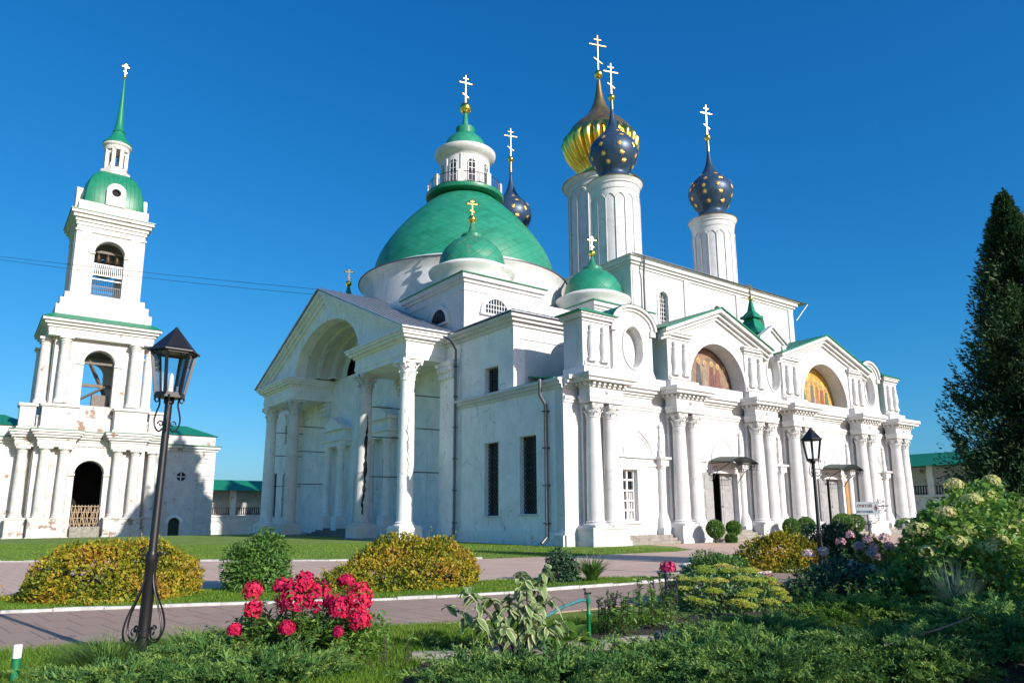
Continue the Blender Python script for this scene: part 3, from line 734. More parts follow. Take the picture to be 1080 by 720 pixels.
# bays: string course, niche columns with pinnacles, ogee relief
for b, (xa, xb) in enumerate(BAYS):
    l, r = xa+1.35, xb-1.35; c = (l+r)/2
    mb = MB()
    gap = DOORS.get(b)
    spans = [(l, r)] if not gap else [(l, gap[0]-gap[1]-.35), (gap[0]+gap[1]+.35, r)]
    for (p, q) in spans:
        if q > p+.1: mb.box(p, q, WY-.14, WY-.001, 5.02, 5.14); mb.box(p, q, WY-.08, WY-.001, 4.55, 4.68)
    mb.build('string_course', P_, porch)
    for x in (l+.36, r-.36):
        m2 = MB().lathe((x, WY-.08, 0), [(.44, .9), (.44, 1.2), (.36, 1.45), (.28, 1.7), (.25, 1.75), (.25, 4.3), (.23, 4.4), (.3, 4.5), (.3, 4.6)], 18)
        m2.box(x-.46, x+.46, WY-.5, WY, .0, .9); m2.box(x-.36, x+.36, WY-.4, WY, 4.6, 5.0); m2.box(x-.5, x+.5, WY-.52, WY, 5.0, 5.14)
        m2.box(x-.22, x+.22, WY-.2, WY, 5.14, 5.5); m2.lathe((x, WY-.08, 0), [(.24, 5.5), (.14, 5.7), (.17, 5.9), (.08, 6.3), (.11, 6.45), (.03, 6.9), (.1, 7.0), (.09, 7.12), (.01, 7.2)], 10)
        m2.build('niche_column', P_, porch, smooth=35)
    w = min(1.25, (r-l)/2-.62)
    if w > .25:
        pts = pointed(c if not gap else gap[0], w if not gap else gap[1]-.15, 5.2, 6.75)
        m3 = MB(); m3.tube([(x, WY-.01, z) for x, z in pts], .07, 6)
        if not gap:
            m3.tube([(c+(x-c)*.82, WY-.0, 5.2+(z-5.2)*.82) for x, z in pts], .05, 6)
        m3.build('ogee_relief', P_, porch, smooth=60)
        if gap:
            m4 = MB(); south(m4, [[(p[0], p[1]) for p in reversed(pts)]], WY-.03, .028); m4.build('gothic_niche', M['cream'], porch)
    # steps
    st = MB()
    for k in range(4 if gap else 3):
        d = 1.5-.32*k if gap else 1.2-.3*k
        st.box(l-.1+.02*k, r+.1-.02*k, WY-d, WY-.01, .17*k-.03, .17*k+.17)
    st.build('steps', M['stone'], porch)
# bay one: window with white frame
w = MB().box(30.7, 32.1, 30.78, 30.84, 1.25, 4.4).build('window', M['glass'], porch)
fr = MB()
for x in (30.83, 31.4, 31.97): fr.box(x-.055, x+.055, 30.64, 30.775, 1.32, 4.32)
for z in (1.37, 1.95, 2.5, 3.1, 3.72, 4.27): fr.box(30.78, 32.02, 30.66, 30.77, z-.05, z+.05)
fr.build('window_frame', M['frame_white'], w)
cr = MB()
for x in (30.95, 31.1, 31.22, 31.55, 31.7, 31.85): cr.box(x-.035, x+.035, 30.776, 30.779, 1.4, 3.0)
cr.build('curtain', M['frame_white'], w)
MB().box(30.55, 32.25, WY-.14, WY-.002, 1.15, 1.3).build('sill', P_, w)
mb = MB(); south(mb, [rect(30.45, 32.35, 1.3, 4.75), rect(30.78, 32.02, 1.31, 4.32)], WY-.05, .048); mb.build('window_surround', P_, porch)
# doors with leaves ajar and iron canopies
for b, (c, hw, zt) in DOORS.items():
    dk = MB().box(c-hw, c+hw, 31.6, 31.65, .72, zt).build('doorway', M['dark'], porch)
    lf = MB()
    lf.box(c+.02, c+hw, 30.75, 30.83, .74, zt)
    for za, zb in ((.95, 1.9), (2.1, 3.1), (3.3, zt-.15)): lf.box(c+.18, c+hw-.15, 30.72, 30.75, za, zb)
    l1 = lf.build('door_leaf', M['door_grey'], porch)
    MB().sphere((c+.12, 30.70, 2.2), .05, 8).build('door_handle', M['iron'], l1)
    l2 = MB().box(c-hw-1.05, c-hw-.05, WY-.16, WY-.09, .9, zt)
    for za, zb in ((1.1, 1.9), (2.1, 3.1), (3.3, zt-.15)): l2.box(c-hw-.92, c-hw-.18, WY-.19, WY-.16, za, zb)
    l2.build('door_leaf', M['door_grey'], porch)
    sr = MB(); south(sr, [rect(c-hw-.3, c+hw+.3, .72, zt+.35), rect(c-hw, c+hw, .721, zt)], WY-.07, .068); sr.build('door_surround', P_, porch)
    if b == 3: MB().box(c+hw+.32, c+hw+.75, WY-.12, WY-.05, .9, 4.2).build('ochre_board', simple('ochre_board', (.42, .22, .06), .7), porch)
    xl, xr, yf, zc = c-1.55, c+1.35, WY-1.75, 4.95
    cn = MB(); n = 12
    for k in range(n):
        xa_, xb_ = xl+(xr-xl)*k/n, xl+(xr-xl)*(k+1)/n
        za_, zb_ = zc+.34*math.sin(PI*k/n), zc+.34*math.sin(PI*(k+1)/n)
        cn.add([(xa_, yf, za_), (xb_, yf, zb_), (xb_, WY-.1, zb_+.12), (xa_, WY-.1, za_+.12), (xa_, yf, za_+.05), (xb_, yf, zb_+.05), (xb_, WY-.1, zb_+.17), (xa_, WY-.1, za_+.17)], [(0,3,2,1),(4,5,6,7),(0,1,5,4),(1,2,6,5),(2,3,7,6),(3,0,4,7)])
    co = cn.build('canopy', M['canopy'], porch)
    ir = MB()
    ir.tube([(xl+(xr-xl)*k/12, yf, zc-.02+.34*math.sin(PI*k/12)) for k in range(13)], .035, 6); ir.tube([(xl, yf, zc-.08), (xr, yf, zc-.08)], .03, 6)
    for k in range(9):
        x = xl+(xr-xl)*(k+.5)/9; a = [(x+.12*math.cos(t*.7)*(1-t/14), yf, zc-.26+.14*math.sin(t*.7)*(1-t/14)) for t in range(12)]; ir.tube(a, .016, 5)
    ir.tube([(xl, yf, zc-.42), (xr, yf, zc-.42)], .02, 5)
    for x in (xl+.05, xr-.05):
        ir.tube([(x, yf, zc), (x, WY-.1, zc+.02)], .03, 6); ir.tube([(x, yf+.1, zc-.05), (x, WY-.7, zc-.5), (x, WY-.12, zc-1.2)], .03, 6)
        ir.tube([(x, WY-.5+.22*math.cos(t*.6)*(1-t/16), zc-.4+.22*math.sin(t*.6)*(1-t/16)) for t in range(15)], .02, 5)
    ir.build('canopy_ironwork', M['iron'], co)
# ---- attic gables over the door bays, with murals
def mural(name, bg, cols):
    g = NG(name); p = g.pos(); n1 = g.noise(p, 1.1, 6, .65); n2 = g.noise(p, 3.2, 5, .6)
    c = g.mix(g.ramp(n1, [(.38, 0), (.62, 1)]), bg[0], bg[1]); c = g.mix(g.ramp(n2, [(.50, 0), (.62, 1)]), c, bg[2]); g.col(c); g.set(Roughness=.75)
    return g.m, [simple(name+'_robe_%s' % 'abcdef'[i], k, .75, 0, .25, 4) for i, k in enumerate(cols)]
mur = {1: mural('brown_fresco', ((.20, .105, .070), (.30, .20, .13), (.13, .085, .075)), [(.22, .09, .065), (.27, .19, .13), (.10, .10, .12), (.31, .25, .18), (.17, .07, .06)]),
       3: mural('gold_fresco', ((.46, .28, .045), (.55, .37, .09), (.36, .19, .035)), [(.30, .09, .05), (.09, .16, .10), (.44, .30, .10), (.13, .14, .19), (.36, .17, .07)])}
skin = simple('fresco_skin', (.33, .20, .13), .8); halo = simple('fresco_halo', (.46, .33, .13), .6)
for b in (1, 3):
    xa, xb = BAYS[b]; c = (xa+xb)/2; l, r = xa-1.3, xb+1.3; R = 2.9 if b == 1 else 3.1
    zb, ze, zp = 9.46, 13.0, 15.0
    mb = MB()
    south(mb, [[(l, ze+.0), (xa+1.05, ze), (xa+1.05, zb), (c-R, zb)]+list(reversed(arc(c, 10.1, R, R-.0, 0, PI, 36)))+[(c+R, zb), (xb-1.05, zb), (xb-1.05, ze), (r, ze), (c, zp)]], WY-.35, 1.3)
    mb.box(xa+1.5, xb-1.5, WY-.42, WY+.5, 9.46, 9.98)
    go = mb.build('gable', P_, porch)
    rc = MB()
    for d0, d1, yy, t in ((0, .24, WY-.95, .7), (.26, .46, WY-.72, .5), (.48, .66, WY-.52, .3)):
        k = (zp-ze)/(c-l)
        A = lambda d: [(l-.35+d/k*.0, ze-.02-d*.0+.0-.10+(.0)), (c, zp+.38-d*1.1), (r+.35, ze-.12)]
        o1 = [(l-.35, ze+.26-d0*1.1), (c, zp+.42-d0*1.1), (r+.35, ze+.26-d0*1.1)]; o2 = [(l-.35, ze+.26-d1*1.1), (c, zp+.42-d1*1.1), (r+.35, ze+.26-d1*1.1)]
        south(rc, [[o2[0], o2[1], o1[1], o1[0]]], yy, t); south(rc, [[o2[1], o2[2], o1[2], o1[1]]], yy, t)
    rc.build('raking_cornice', P_, go)
    ring = MB(); south(ring, [arc(c, 10.1, R+.28, R+.28, 0, PI, 36)+list(reversed(arc(c, 10.1, R+.02, R+.02, 0, PI, 36)))], WY-.42, .069); ring.build('arch_moulding', P_, go)
    rf = MB()
    for sg in (-1, 1):
        xe = l-.45 if sg < 0 else r+.45
        vv = [(xe, WY-1.05, ze+.2), (c, WY-1.05, zp+.44), (c, 44.4, zp+.44), (xe, 44.4, ze+.2)]; up = [(x, y, z+.09) for x, y, z in vv]
        rf.add(vv+up, [(0,3,2,1),(4,5,6,7),(0,1,5,4),(1,2,6,5),(2,3,7,6),(3,0,4,7)])
    rf.build('gable_roof', M['roof_green_y'], go)
    sw = MB(); sw.box(l+.05, l+.5, WY+.95, 44.4, 9.6, ze+.2); sw.box(r-.5, r-.05, WY+.95, 44.4, 9.6, ze+.2); sw.build('gable_side', P_, go)
    mat, robes = mur[b]
    mm = MB(); south(mm, [[(c-R, zb)]+[(c+R, zb)]+arc(c, 10.1, R, R, 0, PI, 36)], WY+.72, .1); mo = mm.build('mural', mat, porch)
    rnd = random.Random(b); xs = [-2.1, -1.35, -.7, 0, .75, 1.45, 2.15]
    for j, dx in enumerate(xs):
        hh = 1.35+.75*math.cos(dx/3*1.4)+rnd.uniform(-.15, .15); x = c+dx*.95; f = MB(); yy = WY+.715
        south(f, [[(x-.32, 9.98), (x+.34, 9.98), (x+.22, 9.98+hh*.55), (x+.18, 9.98+hh*.82), (x-.16, 9.98+hh*.82), (x-.24, 9.98+hh*.5)]], yy-.006*(j % 3)-.004, .003)
        f.build('painted_robe', robes[j % len(robes)], mo)
        f = MB(); south(f, [arc(x, 9.98+hh*.95, .21, .21, 0, 2*PI, 14)[:-1]], yy-.022, .003); f.build('painted_halo', halo, mo)
        f = MB(); south(f, [arc(x, 9.98+hh*.93, .10, .13, 0, 2*PI, 12)[:-1]], yy-.028, .003); f.build('painted_face', skin, mo)
    ed = MB(); south(ed, [arc(c, 10.1, R, R, 0, PI, 36)+list(reversed(arc(c, 10.1, R-.16, R-.16, 0, PI, 36)))], WY+.70, .03); ed.build('mural_border', simple('border_brown' if b == 1 else 'border_ochre', (.16, .07, .04) if b == 1 else (.42, .22, .03), .7), mo)
# ---- attic panels with oval niches over the narrow bays
for b in (0, 2, 4):
    xa, xb = BAYS[b]; c = (xa+xb)/2-.35+(.7 if b == 2 else 0); hw = 1.72 if b == 0 else 1.45; cup = b == 2
    mb = MB()
    oval = list(reversed(arc(c, 11.75, .82 if b == 0 else .75, 1.28, 0, 2*PI, 32)[:-1]))
    if cup:
        out = [(c-hw, 9.46), (c+hw, 9.46), (c+hw, 14.0), (c, 15.0), (c-hw, 14.0)]
    else:
        out = [(c-hw-.5, 9.46), (c+hw+.5, 9.46), (c+hw, 10.4), (c+hw, 12.95)]+arc(c, 12.95, hw, 1.2, 0, PI, 24)+[(c-hw, 10.4)]
    south(mb, [out, oval], WY-.25, 1.1)
    for s in (-1, 1): mb.box(c+s*(hw-.02)-.22, c+s*(hw-.02)+.22, WY-.4, WY+.84, 12.6 if not cup else 13.6, 12.95 if not cup else 14.0)
    mb.box(c-hw-.9, c+hw+.9, WY-.5, WY-.252, 9.46, 9.9)
    ob = mb.build('oval_attic', P_, porch)
    bk = MB().box(c-1.2, c+1.2, WY+.3, WY+.36, 10.2, 13.3).build('niche_back', P_, ob)
    rm = MB()
    if not cup:
        for d, yy in ((0, WY-.5), (.18, WY-.36)):
            south(rm, [arc(c, 12.95, hw+.25-d, 1.42-d, 0, PI, 28)+list(reversed(arc(c, 12.95, hw+.08-d, 1.25-d, 0, PI, 28)))], yy, .4)
    else:
        for d, yy in ((0, WY-.55), (.2, WY-.4)):
            south(rm, [[(c-hw-.3, 14.1-d), (c, 15.2-d), (c+hw+.3, 14.1-d), (c+hw+.3, 14.28-d), (c, 15.38-d), (c-hw-.3, 14.28-d)]], yy, .45)
    rm.build('attic_moulding', P_, ob)
    tr = MB(); tr.tube([(p[0], WY-.26, p[1]) for p in arc(c, 11.75, .9 if b == 0 else .83, 1.36, 0, 2*PI, 32)[:-1]], .07, 6, True); tr.build('oval_moulding', P_, ob, smooth=60)
    if not cup:
        gf = MB(); pts = arc(c, 12.95, hw+.28, 1.46, 0, PI, 28)
        o = len(gf.v); gf.v += [(x, WY-.52, z) for x, z in pts]+[(x, WY+1.3, z) for x, z in pts]; gf.f += [(o+i, o+i+1, o+29+i+1, o+29+i) for i in range(28)]
        gf.build('arched_flashing', M['green_paint'], ob, smooth=40)
        for s in (-1, 1):
            g2 = MB(); x = c+s*(hw+.22); g2.box(x-.2, x+.2, WY+.1, WY+.7, 9.6, 12.4); g2.build('side_buttress', M['green_paint'] if s > 0 else P_, ob)
    else:
        cu = MB(); cc = (45.1, WY+.2)
        def pyr(mb, c, h0, h1, a, b_):
            mb.add([(c[0]-a, c[1]-a, h0), (c[0]+a, c[1]-a, h0), (c[0]+a, c[1]+a, h0), (c[0]-a, c[1]+a, h0), (c[0]-b_, c[1]-b_, h1), (c[0]+b_, c[1]-b_, h1), (c[0]+b_, c[1]+b_, h1), (c[0]-b_, c[1]+b_, h1)], [(0,3,2,1),(4,5,6,7),(0,1,5,4),(1,2,6,5),(2,3,7,6),(3,0,4,7)])
        cc = (c+.9, WY+1.85)
        bs = MB().box(cc[0]-1.3, cc[0]+1.3, cc[1]-1.3, cc[1]+1.3, 9.6, 14.9).build('cupola_base', P_, ob)
        for h0, h1, a, b_ in ((14.9, 15.5, 1.55, .95), (15.5, 15.75, .8, .68), (15.75, 16.5, .68, .38), (16.5, 16.7, .62, .62), (16.7, 17.1, .52, .24), (17.1, 18.0, .22, .08)): pyr(cu, cc, h0, h1, a, b_)
        cu.build('stepped_cupola', M['green_paint'], ob)
        finial(ob, cc, 18.0, 18.15, .2, 19.3, .5, rr=.035)

# ================================================================ the five-domed cathedral behind
cath = thing('cathedral', 'tall white cathedral block with one gilded and several star-studded blue onion domes', 'cathedral', (60.4, 44.6, 0))
X0, X1, Y0, Y1 = 47.2, 73.2, 44.6, 79.4
EZ = 25.3
mb = MB()
CW = [(51.45, 19.45, 22.0), (59.6, 19.45, 22.0), (67.0, 19.45, 22.0)]
south(mb, [[(X0, 0), (X1, 0), (X1, EZ-.3), (X0, EZ-.3)]]+[arch_hole(x-.6, x+.6, z0, z1, 14) for x, z0, z1 in CW], Y0, .8)
mb.box(X0, X0+.8, Y0+.801, Y1, 0, EZ-.3); mb.box(X1-.8, X1, Y0+.801, Y1, 0, EZ-.3); mb.box(X0+.8, X1-.8, Y1-.8, Y1, 0, EZ-.3)
for x in (X0+.45, 54.9, 63.2, X1-.45): mb.box(x-.42, x+.42, Y0-.16, Y0-.001, 9, 24.3)
mb.box(X0-.15, X0-.001, Y0-.1, Y0+.9, 9, 24.3)
mb.build('wall', P_, cath)
for x, z0, z1 in CW:
    w = MB().box(x-.65, x+.65, Y0+.35, Y0+.4, z0-.05, z1+.7).build('window', M['glass'], cath)
    fr = MB()
    for dx in (-.3, 0, .3): fr.box(x+dx-.025, x+dx+.025, Y0+.28, Y0+.34, z0, z1+.5)
    for k in range(7): fr.box(x-.6, x+.6, Y0+.29, Y0+.335, z0+.42*k-.02, z0+.42*k+.02)
    fr.build('window_frame', M['frame_white'], w)
    sr = MB(); south(sr, [arch_hole(x-.9, x+.9, z0-.15, z1, 18), list(reversed(arch_hole(x-.62, x+.62, z0-.02, z1, 18)))], Y0-.1, .098); sr.build('window_surround', P_, w)
mb = MB()
for za, zb, ov in ((24.3, 24.55, .12), (24.55, 24.8, .3), (24.8, 25.2, .5), (25.2, 25.29, .68)):
    mb.box(X0-ov, X1+ov, Y0-ov, Y1+ov, za, zb)
mb.build('cornice', P_, cath)
mb = MB(); ov = .75; mx, my, zt = (X0+X1)/2, (Y0+Y1)/2, 30.0
a = [(X0-.5, Y0-ov, EZ), (X1+2.0, Y0-ov, EZ), (X1+2.0, Y1+ov, EZ), (X0-.5, Y1+ov, EZ)]
b = [(x, y, z+.09) for x, y, z in a]; r1, r2 = (mx, Y0+13, zt), (mx, Y1-13, zt)
mb.add(a+b+[r1, r2], [(0,3,2,1),(0,1,5,4),(1,2,6,5),(2,3,7,6),(3,0,4,7),(4,5,8),(5,6,9,8),(6,7,9),(7,4,8,9)])
mb.build('hip_roof', M['roof_grey'], cath)
mb = MB(); mb.tube([(X0-.3, Y0-.82, EZ-.02), (X1+2.0, Y0-.82, EZ+.02)], .035, 8); mb.tube([(X1+2, Y0-.82, EZ-.05), (X1+.3, Y0-.3, 23.2)], .07, 6); mb.build('gutter', M['pipe'], cath)
d = MB().tube([(X0+1.0, Y0-.8, EZ-.1), (X0+1.35, Y0-.3, 23.6), (X0+1.35, Y0-.3, 17.6), (X0+1.5, Y0-.3, 17.2), (X0+1.5, Y0-.3, 12.0)], .1, 8).build('downpipe', M['pipe'], cath, smooth=50)
# drums and onion domes
ONION = [(.93, 0.0), (.74, .03), (.60, .07), (.56, .10), (.62, .14), (.74, .19), (.88, .26), (.97, .325), (1.0, .385), (.975, .44), (.88, .50), (.72, .555), (.54, .605), (.39, .655), (.28, .705), (.20, .76), (.14, .82), (.09, .90), (.055, 1.0)]
def star_mb(dome_c, R, H, n_rows, seed):
    rnd = random.Random(seed); mb = MB()
    rows = [(.19, 7), (.29, 8), (.39, 9), (.49, 8), (.59, 6)]
    zs = [p[1] for p in ONION]; rs = [p[0] for p in ONION]
    for ri, (t, n) in enumerate(rows):
        for k in range(n):
            a = 2*PI*(k+.5*(ri % 2))/n+rnd.uniform(-.08, .08); tt = t+rnd.uniform(-.015, .015)
            r = float(np.interp(tt, zs, rs)); rr = float(np.interp(tt+.02, zs, rs)); slope = (rr-r)/.02
            n3 = Vector((math.cos(a)*H, math.sin(a)*H, -slope*R)).normalized()
            c = Vector((R*r*math.cos(a), R*r*math.sin(a), H*tt))+n3*.05
            u = Vector((-math.sin(a), math.cos(a), 0)); v = n3.cross(u); s = R*.125*(1 if r > .6 else .7); ph = rnd.uniform(0, 2)
            pts = []
            for j in range(16):
                q = s*(1.0 if j % 2 == 0 else .42); ang = ph+2*PI*j/16; pts.append(c+u*math.cos(ang)*q+v*math.sin(ang)*q)
            mb.add(pts+[c+n3*.04], [(j, (j+1) % 16, 16) for j in range(16)])
    mb.v = [(x+dome_c[0], y+dome_c[1], z+dome_c[2]) for x, y, z in mb.v]
    return mb
def drum(cx, cy, rd, zt, Rm, H, zball, rball, ztop, wcross, gold=False):
    c = (cx, cy, 0)
    d = MB().lathe(c, [(rd*.97, 24.5), (rd*.97, zt-1.2), (rd*1.0, zt-1.15), (rd*1.0, zt-.6), (rd*1.05, zt-.5), (rd*1.05, zt-.35), (rd*1.12, zt-.1), (rd*1.14, zt), (rd*.8, zt+.25)], 64).build('drum', P_, cath, smooth=30)
    ar = MB(); n = 16
    for k in range(n):                      # blind arcade of thin shafts and round heads
        a0 = 2*PI*k/n
        ar.tube([(cx+rd*.99*math.cos(a0), cy+rd*.99*math.sin(a0), 25.0), (cx+rd*.99*math.cos(a0), cy+rd*.99*math.sin(a0), zt-2.3)], rd*.018, 6)
        pts = []
        for j in range(9):
            t = j/8; a = a0+2*PI/n*t; pts.append((cx+rd*.99*math.cos(a), cy+rd*.99*math.sin(a), zt-2.3+rd*.2*math.sin(PI*t)))
        ar.tube(pts, rd*.016, 5)
    ar.build('blind_arcade', P_, d, smooth=50)
    MB().lathe(c, [(rd*1.15, zt+.0), (rd*1.17, zt+.06), (rd*1.0, zt+.3), (Rm*.72, zt+.42)], 48, capb=False, capt=False).build('gilded_rim', M['gold_old'], d, smooth=30)
    zb = zt+.3
    if gold:
        hi = [(1.0, .42)]+[p for p in ONION if p[1] >= .44]
        def wob(a, k, z):
            t = (z-zb)/H; return 1+.20*(abs(math.sin(a*11))**.8-.35)*max(0, min(1, (t-.09)*9))*max(0, min(1, (.455-t)*16))
        pr = []
        for i in range(23):
            t = .46*i/22; pr.append((Rm*float(np.interp(t, [p[1] for p in ONION], [p[0] for p in ONION])), zb+H*t))
        g = MB().lathe(c, pr, 176, wob=wob, capt=False).build('onion_dome', M['gold'], cath, smooth=40)
        MB().lathe(c, [(Rm*r, zb+H*t) for r, t in hi], 64, uv=True).build('onion_neck', M['gold_old'], g, smooth=50)
    else:
        pr = []
        for i in range(41):
            t = i/40; pr.append((Rm*float(np.interp(t, [p[1] for p in ONION], [p[0] for p in ONION])), zb+H*t))
        g = MB().lathe(c, pr, 56).build('onion_dome', M['blue_dome'], cath, smooth=50)
        star_mb((cx, cy, zb), Rm, H, 5, int(cx*10)).build('gold_stars', M['gold_paint'], g)
        MB().lathe(c, [(.20, zball-1.9), (.16, zball-.3)], 12).build('gilded_neck', M['gold_old'], g, smooth=50)
    finial(g, c, zb+H, zball, rball, ztop, wcross, rr=.052 if gold else .046, dirv=(1, -.35, 0))
drum(60.85, 62.0, 4.35, 42.6, 4.5, 14.8, 58.6, .58, 64.4, 2.5, True)
drum(52.45, 51.5, 2.62, 36.3, 2.66, 9.2, 46.9, .40, 51.1, 1.8)
drum(69.0, 51.5, 2.5, 36.3, 2.70, 9.2, 47.5, .40, 52.0, 1.7)
drum(54.2, 72.5, 2.6, 36.8, 2.75, 9.8, 48.9, .42, 53.5, 1.9)
drum(69.0, 72.5, 2.5, 36.3, 2.66, 9.2, 47.0, .40, 51.5, 1.8)

# ================================================================ the bell tower and its wings
TG = -0.75
TX, TY = 10.35, 94.6
tower = thing('bell_tower', 'tiered white bell tower with a green dome and thin spire, plaster peeling', 'bell tower', (TX, TY-5, TG))
PP, PP2 = M['plaster_peel'], M['plaster_peel2']
def four(mb, h, fn):
    """run fn(add_plate) for the four faces; fn gets loops in (u, z) with u from the middle of the face"""
    for k in range(4):
        a = k*PI/2; U = Vector((math.cos(a), math.sin(a), 0)); N = U.cross(Vector(SZ))
        fn(mb, U, N, k)
def tier(name, half, z0, z1, aw, az0, azs, t, mat):
    mb = MB()
    def f(mb, U, N, k):
        e = half if k % 2 == 0 else half-t-.002
        lp = [(-e, z0), (-aw, z0), (-aw, azs)]+list(reversed(arc(0, azs, aw, aw, 0, PI, 20)))[1:-1]+[(aw, azs), (aw, z0), (e, z0), (e, z1), (-e, z1)]
        if az0 > z0+.05:
            lp = [(-e, z0), (e, z0), (e, z1), (-e, z1)]; mb.plate([lp, arch_hole(-aw, aw, az0, azs)], Vector((TX, TY, 0))+N*half, U, SZ, t)
        else: mb.plate([lp], Vector((TX, TY, 0))+N*half, U, SZ, t)
    four(mb, half, f)
    return mb
def ring(mb, half, ov, z0, z1): mb.box(TX-half-ov, TX+half+ov, TY-half-ov, TY+half+ov, z0, z1)
def trim(o, half, aw, azs, z0):
    mb = MB()
    def f(mb, U, N, k):
        O = Vector((TX, TY, 0))+N*(half+.10)
        mb.plate([arc(0, azs, aw+.35, aw+.35, 0, PI, 22)+list(reversed(arc(0, azs, aw+.05, aw+.05, 0, PI, 22)))], O, U, SZ, .098)
        for s in (-1, 1):
            mb.plate([rect(s*(aw+.35)-.4, s*(aw+.35)+.4, azs-.22, azs-.02)], O+N*.05, U, SZ, .15)
            mb.plate([rect(s*(half-1.0)-.5, s*(half-1.0)+.5, z0, azs+aw+1.0)], O, U, SZ, .099)
    four(mb, half, f); mb.build('arch_trim', PP, o)
# tier 1
mb = tier('t', 5.2, TG, 9.6, 1.38, .75, 6.25, 1.2, PP); o1 = mb.build('lower_tier', PP, tower)
trim(o1, 5.2, 1.38, 6.25, .2)
mb = MB(); ring(mb, 5.2, -.02, 9.6, 10.72)
mb.build('ceiling_block', PP, o1)
def cl(mb, x0, x1, y0, y1):
    for za, zb, ov in ((8.9, 9.15, 0), (9.15, 9.6, .06), (9.6, 9.85, .15), (9.85, 10.1, .38), (10.1, 10.35, .55), (10.35, 10.6, .7)): mb.box(x0-ov, x1+ov, y0-ov, y1+ov, za, zb)
yf = TY-5.2
ccol = None
clus = [(-3.35, 2), (3.35, 2), (-6.1, 1), (6.1, 1)]
for dx, n in clus:
    x = TX+dx; hw = 1.65 if n == 2 else .75; yy = yf if n == 2 else yf+1.2
    mb = MB(); mb.box(x-hw-.1, x+hw+.1, yy-1.35, yy-.002, TG, 1.5); mb.box(x-hw-.2, x+hw+.2, yy-1.45, yy-.002, TG, TG+.5); mb.box(x-hw-.18, x+hw+.18, yy-1.43, yy, 1.5, 1.68)
    mb.build('column_plinth', PP2, tower)
    mb = MB(); cl(mb, x-hw, x+hw, yy-1.15, yy+1.0); mb.build('entablature', PP, tower)
    for s in ((-.85, .85) if n == 2 else (0,)):
        cx, cy = x+s, yy-.62
        c = MB().lathe((0, 0, 0), [(.62, 0), (.64, .12), (.56, .22), (.6, .32), (.52, .42), (.52, 2.6), (.43, 6.6), (.48, 6.65), (.43, 6.75), (.45, 6.85), (.58, 7.0)], 24); c.box(-.62, .62, -.62, .62, 7.0, 7.22)
        if ccol is None: ccol = c.build('column', PP, tower, at=(cx, cy, 1.68), smooth=35)
        else: dup_part(ccol, (cx, cy, 1.68))
    a = MB(); a.box(x-hw+.05, x+hw-.05, yy-1.05, yy+1.2, 10.6, 13.1); a.box(x-hw-.1, x+hw+.1, yy-1.2, yy+1.2, 10.6, 10.95); a.box(x-hw-.12, x+hw+.12, yy-1.22, yy+1.2, 13.1, 13.4); a.box(x-hw+.4, x+hw-.4, yy-1.1, yy-1.0, 11.3, 12.8) 
    a.build('attic_block', PP, tower)
mb = MB(); cl(mb, TX-6.4, TX+6.4, yf, TY+6); mb.build('tier_cornice', PP, tower)
mb = MB(); mb.box(TX-7.5, TX+7.5, yf-.8, TY+6.5, 10.6, 10.66)
for dx, n in clus:
    hw = 2.4 if n == 2 else 1.45; yy = yf if n == 2 else yf+1.2; mb.box(TX+dx-hw, TX+dx+hw, yy-1.92, yy+.5, 10.605, 10.67)
mb.build('green_flashing', M['green_paint'], tower)
mb = MB(); mb.box(TX-5.3, TX+5.3, yf+.1, TY+5.2, 10.66, 12.2); mb.box(TX-4.9, TX+4.9, yf+.5, TY+4.9, 12.2, 13.6); mb.build('tier_base', PP2, tower)
mb = MB(); mb.box(TX-1.35, TX+1.35, yf-.9, yf+.1, TG, .75); mb.build('mossy_step', M['stone'], tower)
mb = MB(); lt = yf+.3                        # pale lattice barrier in the archway
for k in range(9): mb.box(TX-1.25+.3*k, TX-1.18+.3*k, lt, lt+.06, .75, 3.0)
for k in range(4):
    mb.box(TX-1.3, TX+1.3, lt-.07, lt, 1.0+.6*k, 1.08+.6*k)
for k in range(6): mb.beam((TX-1.3+.45*k, lt-.1, .8), (TX-.9+.45*k, lt-.1, 2.8), .07, .05, up=(0, 1, 0)); mb.beam((TX-.9+.45*k, lt-.15, .8), (TX-1.3+.45*k, lt-.15, 2.6), .07, .05, up=(0, 1, 0))
mb.build('lattice_barrier', M['wood_raw'], tower)
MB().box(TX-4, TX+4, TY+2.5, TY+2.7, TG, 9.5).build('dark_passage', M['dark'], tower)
# tier 2
h2 = 4.35
mb = tier('t', h2, 13.6, 21.9, 1.5, 13.6, 18.35, 1.0, PP); o2 = mb.build('middle_tier', PP, tower)
trim(o2, h2, 1.5, 18.35, 13.6)
for sx in (-1, 1):
    for sy in (-1, 1):
        for dx, dy in ((h2+.75, h2-1.0), (h2-.95, h2+.75)):
            x, y = TX+sx*dx, TY+sy*dy; mb = MB()
            mb.lathe((x, y, 0), [(.66, 13.6), (.66, 13.85), (.58, 14.0), (.52, 14.2), (.52, 16), (.44, 20.0), (.5, 20.05), (.44, 20.2), (.6, 20.45), (.6, 20.6)], 20)
            mb.box(x-.65, x+.65, y-.65, y+.65, 20.6, 20.85); mb.build('column', PP, o2, smooth=35)
mb = MB()
for za, zb, ov in ((20.9, 21.3, .75), (21.3, 21.8, .8), (21.8, 22.1, .95), (22.1, 22.4, 1.2), (22.4, 22.7, 1.45)): ring(mb, h2, ov, za, zb)
mb.build('tier_cornice', PP, tower)
mb = MB(); z0, h0, hh = 22.7, h2+1.55, h2+.5
